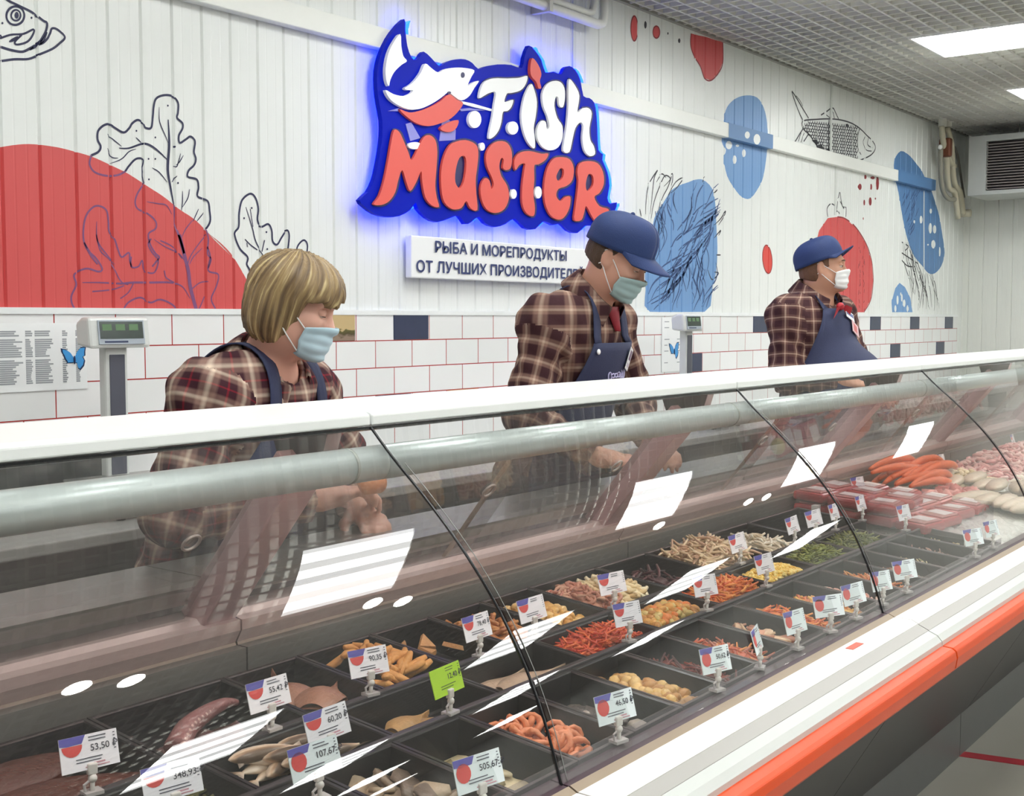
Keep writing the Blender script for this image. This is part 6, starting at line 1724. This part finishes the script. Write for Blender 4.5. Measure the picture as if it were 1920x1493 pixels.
    def face(s, skin_mat, lid=.55, brow=brow_m):
        hs = s.b.get('hs', 1.0); HRm = Matrix([list(r) for r in s.HR]).to_4x4(); T = Matrix.Translation(Vector(s.J['head'])) @ HRm @ Matrix.Scale(hs, 4)
        for y in (-1, 1):
            ex, ez, er = .0775, .002, .0132
            b = MB(); b.ball((ex, .031*y, ez), er, 14, 10, M=T); b.build('eye', eye_w, s.body, True, True)
            b = MB(); b.ball((ex+.0105, .031*y, ez-.003), (.0035, .0055, .0055), 10, 7, M=T); b.build('iris', eye_d, s.body, True, True)
            G = []
            def lidp(a, q): return T @ Vector((ex+.0148*math.cos(a)*math.cos(q), .031*y+.0148*math.cos(a)*math.sin(q), ez+.0148*math.sin(a)))
            a1 = math.radians(-lid*38+8)
            for i in range(8):
                a = math.radians(85)+(a1-math.radians(85))*i/7
                G.append([lidp(a, q) for q in np.linspace(-1.75, 1.75, 13)])
            b = MB(); b.grid(G); b.build('eyelid', skin_mat, s.body, True, True)
            b = MB(); b.tube([lidp(a1, q)+Vector(s.HR@np.array((.0006, 0, 0))) for q in np.linspace(-1.0, 1.0, 9)], [.0003, .0008, .0011, .0012, .0012, .0012, .0011, .0008, .0003], 6); b.build('lashes', eye_d, s.body, True, True)
            b = MB(); b.tube([T @ Vector(p) for p in ((.097, .014*y, .0225), (.0985, .028*y, .027), (.0885, .046*y, .0235))], [.0028*hs, .0034*hs, .002*hs], 7); b.build('eyebrow', brow, s.body, True, True)
    def mask(s, m, z_top=-.018, hw=.062, label=None):
        """pleated face mask shaped over nose and chin with two ear loops"""
        T = lambda p: s.H(p)
        hf = Field(); hf.p = [q for q in s.skin.p if q[6] == 1]
        nz, ny = 21, 25; hs = s.b.get('hs', 1.0)
        tt = np.linspace(0, 1, nz); vv = np.linspace(-1, 1, ny)
        A = vv[None, :]*np.interp(tt, [0, .5, 1], [.86, .92, .80])[:, None]
        Z = z_top-tt[:, None]*.092-.012*np.abs(vv[None, :])**2*(1-2*tt[:, None])
        D = np.stack([np.cos(A), np.sin(A), 0*A], -1)
        c0 = np.stack([0*A+.0, 0*A, Z], -1)
        O = s.J['head']+(c0+D*.3)@s.HR.T*hs; DW = -D@s.HR.T
        P = s.drop(O, DW, .004, hf, 0.0, 50)
        rad = np.linalg.norm(P-(s.J['head']+c0@s.HR.T*hs), axis=-1)/hs
        rad[-3:] = np.minimum(rad[-3:], .11)
        tent = (.112-.010*tt[:, None]-.030*np.clip(tt[:, None]-.75, 0, 1)/.25)*np.cos(vv[None, :]*.95)**.55
        tent = np.where(np.abs(vv)[None, :] < .72, tent, 0)
        rad = np.clip(rad, .04, .118)
        r2 = np.maximum(rad+.002, tent)
        for _ in range(3):
            q = np.pad(r2, 1, mode='edge'); r2 = np.maximum((q[1:-1, 1:-1]*2+q[:-2, 1:-1]+q[2:, 1:-1]+q[1:-1, :-2]+q[1:-1, 2:])/6, rad+.0015)
        r2 = r2+.0018*np.sin(tt[:, None]*pi*7)*(1-np.abs(vv[None, :])**3)
        r2[-1] -= .012; r2[-2] -= .004
        G = [[s.J['head']+s.HR@((c0[i, j]+D[i, j]*r2[i, j])*hs) for j in range(ny)] for i in range(nz)]
        o = s.sheet('face_mask', G, m, s.root, .0025)
        loop_m = mat('ear_loop', '#eef0f0', .6)
        for y, j in ((-1, 0), (1, ny-1)):
            for (i, z1) in ((1, .016), (nz-3, -.030)):
                p0 = np.array(G[i][j]); p3 = np.array(T((-.010, .0835*y, z1))); 
                pm = (p0+p3)/2; pm = s.drop((pm+s.HR@np.array((.0, .2*y, 0)))[None], (s.HR@np.array((0, -y, 0)))[None], .003, hf, 0.0, 40)[0]
                pts = smooth_loop([tuple(p0), tuple(pm), tuple(p3), tuple(T((-.022, .082*y, z1-.004)))], 5, False)
                b = MB(); b.tube(pts, .0016, 6); b.build('ear_loop', loop_m, o, True, True)
        return o
    def cap(s, m, tilt=.0, brim_drop=.25, sc=1.0, ch=.088, bl=.078):
        """six-panel cap: crown, bent brim, top button, rear strap"""
        Rt = rot_zyx(0, tilt, 0)
        T = lambda p: s.H(Rt@np.array(p, float)+np.array((0, 0, 0)))
        n, k = 40, 14; G = []
        for i in range(k+1):
            t = i/k; a = t*pi/2*1.0
            row = []
            for j in range(n+1):
                q = 2*pi*j/n
                rx = (.114 if math.cos(q) > 0 else .112)*sc; ry = .092*sc
                rr = math.sin(a)**.82
                seam = 1-.012*abs(math.cos(3*q))**18*(1 if i else 0)
                x = -.010+rx*rr*math.cos(q)*seam; y = ry*rr*math.sin(q)*seam
                z = .052+ch*sc*math.cos(a)**.9 if a < pi/2-1e-6 else .052
                z += .012*(1 if math.cos(q) > 0 else 0)*math.cos(q)*rr*math.sin(2*a)
                row.append(T((x, y, z)))
            G.append(row)
        for dz in (-.012, -.026):
            row = []
            for j in range(n+1):
                q = 2*pi*j/n; rx = .1135*sc; ry = .0925*sc
                row.append(T((-.010+rx*math.cos(q), ry*math.sin(q), .052+dz)))
            G.append(row)
        o = s.sheet('baseball_cap', G, m, s.root, .003)
        B = []
        for i in range(9):
            t = i/8; row = []
            for j in range(15):
                v = -1+2*j/14; q = v*1.12
                r0x, r0y = .1135*sc, .0925*sc
                base = np.array((-.010+r0x*math.cos(q), r0y*math.sin(q), .034))
                ln = bl*(1-abs(v)**2.6)
                row.append(T(base+np.array((ln*t, 0, -brim_drop*ln*t-.030*(v*v)*t*(1 if ln > .01 else .3)+.008*t*(1-v*v)))))
            B.append(row)
        s.sheet('brim', B, m, o, .004)
        b = MB(); b.ball(T((-.010, 0, .052+ch*sc+.002)), .008, 10, 7); b.build('top_button', m, o, True, True)
        ring = [T((-.010+.1145*sc*math.cos(q), .0935*sc*math.sin(q), .029)) for q in np.linspace(2.5, 2*pi-2.5, 12)]
        b = MB(); b.grid([[Vector(p), Vector(p)+Vector(s.HR@np.array((0, 0, .016)))] for p in ring]); b.build('cap_strap', mat('cap_strap', '#1a2746', .6), o, True, True)
        return o
    def hair_field(s, h, offs, keep, name, m, groove_=.0015, strand=True, extra=None):
        f = Field(); R = s.HR; hs = s.b.get('hs', 1.0)
        for c, r in offs: f.ell(s.H(c), np.array(r)*hs, R, .03, 1)
        if extra: extra(f)
        Hc = s.J['head']
        def post(F, g):
            X = (g-Hc)@R/hs
            a = np.arctan2(X[..., 1], X[..., 0]+.02)
            F = F+groove_*np.sin(a*46+3*np.sin(X[..., 2]*22))+groove_*1.2*np.sin(a*19+2*np.sin(X[..., 2]*15+1))
            return np.maximum(F, keep(X))
        me, V = f.mesh(name, h, 0, post)
        X = (V-Hc)@R/hs
        a = np.arctan2(X[:, 1], X[:, 0]+.02)
        top = np.clip((X[:, 2]-.02)/.1, 0, 1)
        st = np.stack([a*9+top*2.0*np.sign(X[:, 1]), X[:, 2]*5+X[:, 0]*6*top, np.zeros(len(V))], 1)
        at = me.attributes.new('strand', 'FLOAT_VECTOR', 'POINT'); at.data.foreach_set('vector', st.astype(np.float32).ravel())
        return link(name, me, m, s.root, True, True)
    def collar(s, m, rise=.045, open_=.55, r=.078, parent=None):
        n0 = s.J['neck']; up = s.H((-.01, 0, -.06))-n0; up /= np.linalg.norm(up)
        fx = np.array((1.0, 0, 0)); fx -= up*(fx@up); fx /= np.linalg.norm(fx); ly = np.cross(up, fx)
        G = []
        k = s.b.get('neckw', 1)
        for t, (hh, rad) in enumerate(((-.018, r*k), (rise*.5, r*k*.97), (rise, r*k*.98), (rise*.95, r*k*1.06), (rise*.35, r*k*1.22), (-.012, r*k*1.36))):
            row = []
            for j in range(25):
                q = open_+(2*pi-2*open_)*j/24
                lo = .055*max(0, math.cos(q)) if t >= 4 else 0
                dip = .030*max(0, math.cos(q))
                p = n0+(fx*math.cos(q)*rad*1.02+ly*math.sin(q)*rad)+up*(hh-dip-lo)+fx*(.02*max(0, math.cos(q)))
                row.append(p)
            G.append(row)
        o = s.sheet('collar', G, m, parent or s.shirt, .0025)
        me = o.data; co, _f = mesh_arrays(me)
        uv = np.stack([np.arctan2(co[:, 1], co[:, 0]-n0[0])*.09+10, co[:, 2]+10.03, 0*co[:, 0]], 1)
        at = me.attributes.new('plaid', 'FLOAT_VECTOR', 'POINT'); at.data.foreach_set('vector', uv.astype(np.float32).ravel())
        return o

def facing(deg): return math.radians(deg)
# ---- the blond woman
_q = Matrix.Rotation(-facing(-74), 3, 'Z') @ (on_y(606, 934, 1.99)-Vector((1.835, 2.27, 0)))
WR_W = (_q.x, _q.y, _q.z)
wm = Person('woman with blond bob, pale blue mask and plaid shirt, bending over the counter at left', (1.835, 2.27, 0), facing(-74),
    dict(hip=(0, 0, .90), waist=(.035, 0, 1.07), chest=(.085, 0, 1.235), neck=(.165, -.02, 1.395), head=(.243, -.036, 1.530),
         shR=(.12, -.185, 1.318), shL=(.13, .19, 1.312), elR=(.10, -.280, 1.09), elL=(.17, .345, 1.10), wrR=WR_W, wrL=(.30, .15, 1.04)),
    (facing(15), .28, 0), dict(w=1.16, dp=1.16, armw=1.16, hs=.92, bust=1, seed=3, neckw=.95, jowl=1.05,
         handR=((.62, .78, .12), (.25, .1, -1), 1, .7), handL=((.75, -.6, -.1), (0, 0, -1), -1, .75)))
wm.make(skin_p, plaid_w)
wm.face(skin_p, .95)
wm.mask(mask_blue, -.026)
wm.collar(plaid_w, .034, .55, .082)
ap, P_ = wm.apron((0, 1.27), .115, .20, .52, 1.06)
wm.strap(ap, P_[0][1], -.055); wm.strap(ap, P_[0][-2], .055)
def keep_w(X):
    x, y, z = X[..., 0], X[..., 1], X[..., 2]
    ay = np.abs(y)
    cut = np.maximum(x-.042, 0)                       # the face stays free below the fringe
    face = np.minimum(np.minimum(x-(.040+.35*np.maximum(0, z+.01)), (.020+.30*np.maximum(0, y+.03)+.10*np.maximum(0, -y-.03)+.006*np.sin(y*190)+.004*np.sin(y*83))-z), .082+.15*np.maximum(0, .05-x)-ay*.0)
    hem = (-.100-.10*(x+.02)+.007*np.sin(np.arctan2(y, x+.02)*17)+.004*np.sin(np.arctan2(y, x+.02)*41))-z
    return np.maximum(face, hem)
wm.hair_field(.0048, [((-.012, 0, .036), (.110, .093, .096)), ((-.030, .0, -.030), (.086, .096, .088)), ((.03, 0, .040), (.083, .085, .074))], keep_w, 'bob_hair', hair_bl, .0018)

# ---- the middle man
mm = Person('man in navy cap and pale green mask leaning over the counter in the middle', (3.165, 2.275, 0), facing(-84),
    dict(hip=(0, 0, 1.0), waist=(.05, 0, 1.17), chest=(.11, 0, 1.36), neck=(.185, -.01, 1.565), head=(.275, -.012, 1.685),
         shR=(.125, -.19, 1.485), shL=(.14, .19, 1.475), elR=(.10, -.285, 1.215), elL=(.20, .27, 1.215), wrR=(.30, -.17, 1.085), wrL=(.36, .055, 1.10)),
    (facing(3), .50, 0), dict(w=1.06, dp=1.0, armw=1.0, hs=.95, seed=5, neckw=1.0,
         handR=((.85, .45, -.1), (0, .3, -1), 1, .6), handL=((.8, -.55, -.1), (0, 0, -1), -1, .6)))
mm.make(skin_m, plaid_m)
mm.face(skin_m, .95)
mm.mask(mask_aqua, -.026)
mm.collar(plaid_m, .05)
ap, P_ = mm.apron((0, 1.425), .122, .20, .55, 1.14)
mm.strap(ap, P_[0][1], -.06); mm.strap(ap, P_[0][-2], .06)
cp = mm.cap(cap_cloth, -.10, .46, 1.02)
def keep_m(X):
    x, y, z = X[..., 0], X[..., 1], X[..., 2]
    return np.maximum(np.maximum(x-.012-.5*np.maximum(0, z-.01), -.055-.25*(x+.02)-z), z-.07)
mm.hair_field(.0045, [((-.014, 0, .032), (.1015, .0805, .09)), ((-.03, 0, -.02), (.082, .076, .07))], keep_m, 'short_hair', hair_br, .0006)
def on_apron(P, i, j, d=.004): return Vector(P[i][j])+Vector((d, 0, 0))
def badge(pr, ap, P, i0, j0, i1, j1, kind):
    """a small card pinned on the apron"""
    a = Vector(P[i0][j0]); c = Vector(P[i1][j1]); mid = (a+c)/2
    return mid
def card_on(pr, parent, c, nrm, w, h, roll, m_, name, extra=None):
    n = Vector(nrm).normalized(); u = Vector((0, 0, 1)).cross(n).normalized(); v = n.cross(u)
    u, v = u*math.cos(roll)+v*math.sin(roll), v*math.cos(roll)-u*math.sin(roll)
    M = Matrix(((u.x, v.x, n.x, c[0]), (u.y, v.y, n.y, c[1]), (u.z, v.z, n.z, c[2]), (0, 0, 0, 1)))
    b = MB(); b.box(-w/2, w/2, -h/2, h/2, 0, .002, M=M); o = b.build(name, m_, parent, False, True)
    for (x0, x1, y0, y1, mm_, nm) in (extra or []):
        b = MB(); b.box(x0*w, x1*w, y0*h, y1*h, .002, .0028, M=M); b.build(nm, mm_, o, False, True)
    return o
badge_w = mat('badge_white', '#eef0f2', .35)
def nrm_at(P, i, j):
    a = Vector(P[i+1][j])-Vector(P[i-1][j]); b = Vector(P[i][j+1])-Vector(P[i][j-1]); n = b.cross(a)
    return n if n.x > 0 else -n
# badge with dark frame, white snap button and a stitched emblem on the bib
card_on(mm, ap, on_apron(P_, 2, 11, .010), nrm_at(P_, 2, 11), .034, .072, -.35, badge_w, 'name_badge', [(-.3, .3, -.05, .38, mat('badge_ink', '#7d6a80', .5), 'badge_photo'), (-.32, .32, -.38, -.2, mat('badge_line', '#c6c0cc', .5), 'badge_line')])
b = MB(); c = on_apron(P_, 1, 1, .008); b.ball(c, (.005, .009, .009), 12, 8); b.build('snap_button', badge_w, ap, True, True)
emb = mat('emblem_lilac', '#b9b6dc', .6)
b = MB(); 
for i, (dy, dz, ry, rz_) in enumerate(((-.055, .0, .010, .016), (-.035, .004, .012, .006), (-.016, .004, .012, .006), (.004, .006, .012, .008), (.022, .008, .010, .013), (.040, .012, .010, .018), (.055, .005, .008, .012))):
    p = Vector(P_[4][8])+Vector((0, dy, dz)); p.x = float(np.interp(p.y, [q[1] for q in P_[4]], [q[0] for q in P_[4]]))+.007
    pts = [p+Vector((0, ry*math.cos(q), rz_*math.sin(q))) for q in np.linspace(0, 2*pi, 13)]
    b.tube(pts, .0022, 6, cap=False)
b.build('stitched_emblem', emb, ap, True, True)
# red triangle of a t-shirt showing under the collar
b = MB(); n0 = mm.J['neck']
G = []
for i in range(5):
    t = i/4; G.append([tuple(np.array((n0[0]+.055+.02*t, (v*.045+.012)*(1-t*.8), n0[2]-.03-.075*t)) + np.array((.012*(1-v*v), 0, 0))) for v in np.linspace(-1, 1, 7)])
b.grid(G); o = b.build('undershirt', mat('undershirt_red', '#8e1f2c', .7), mm.root, True, True); sd = o.modifiers.new('cloth', 'SOLIDIFY'); sd.thickness = .003; sd.offset = 1

# ---- the far man
fmn = Person('stout man in navy cap and white mask standing sideways at the far end', (5.17, 2.22, .012), facing(-99),
    dict(hip=(0, 0, .98), waist=(.02, 0, 1.17), chest=(.0, 0, 1.39), neck=(.01, 0, 1.585), head=(.045, .0, 1.715),
         shR=(-.02, -.188, 1.495), shL=(-.01, .20, 1.50), elR=(.01, -.235, 1.225), elL=(.05, .31, 1.24), wrR=(.24, -.12, 1.215), wrL=(.29, .10, 1.17)),
    (facing(27), -.05, 0), dict(w=1.12, dp=1.15, armw=1.12, hs=.93, seed=9, neckw=1.16, jowl=1.15, belly=(.13, .03, -.02, .16, .18, .18),
         handR=((.75, .6, -.1), (0, .3, -1), 1, .7), handL=((.7, -.7, -.1), (0, 0, -1), -1, .7)))
fmn.make(skin_t, plaid_f)
fmn.face(skin_t, .35)
fmn.mask(mask_white, -.018, .064)
fmn.collar(plaid_f, .05)
ap, P_ = fmn.apron((0, 1.53), .115, .24, .55, 1.15)
fmn.strap(ap, P_[0][1], -.06); fmn.strap(ap, P_[0][-2], .06)
fmn.cap(cap_cloth, -.30, -.05, 1.02, .088, .056)
def keep_f(X):
    x, y, z = X[..., 0], X[..., 1], X[..., 2]
    sb = np.minimum(x-.012, np.maximum(x-.032, -.005-z))
    return np.maximum(np.maximum(sb, -.075-.3*(x+.02)-z), z-.07)
fmn.hair_field(.0045, [((-.014, 0, .032), (.1015, .0805, .09)), ((-.03, 0, -.03), (.084, .078, .072))], keep_f, 'short_hair', mat('hair_ginger', '#6b4a34', .6, var=.25, scale=60, bump=.4, bscale=200), .0006)
card_on(fmn, ap, on_apron(P_, 1, 10, .012), nrm_at(P_, 1, 10), .075, .040, -.4, badge_w, 'name_badge', [(-.42, .42, -.1, .35, mat('badge_blue', '#5a6a9a', .5), 'badge_line')])
card_on(fmn, ap, on_apron(P_, 3, 11, .012), nrm_at(P_, 3, 11), .085, .055, -.4, mat('badge_pink', '#d9b5bb', .4), 'badge_emblem', [(-.3, .2, -.3, .3, mat('badge_red', '#c9706f', .5), 'badge_fish')])
# red neckerchief knot
b = MB(); c = Vector(P_[0][6])+Vector((.012, 0, .01))
b.ball(c, (.016, .022, .018), 10, 7)
for sgn in (-1, 1):
    b.grid([[c+Vector((.006+.008*k, sgn*(.01+.018*i), .012*(k-1)*(.6+.5*i)-.010*i)) for k in range(3)] for i in range(4)])
b.build('red_bow', mat('bow_red', '#b5232f', .6), fmn.root, True, True)
# the piece of orange fish in the woman's hand
q = wm.root.matrix_basis
loc = Matrix.LocRotScale(wm.root.location, wm.root.rotation_euler, None) @ Vector((.435, -.01, 1.075))
b = MB(); G = []
b.tube([(-.028, 0, 0), (-.02, 0, .003), (.02, .003, .004), (.03, .004, .002)], [.016, .022, .021, .015], 12)
o = b.build('salmon_piece', mat('salmon', '#e0935c', .35, var=.1, bump=.2), None, True); o.location = on_y(697, 918, 1.88)-Vector((0, 0, .012)); o.rotation_euler = (0, 0, -.5)
tag(o, 'thick piece of orange salmon held in the blond woman\'s hand', 'fish piece')
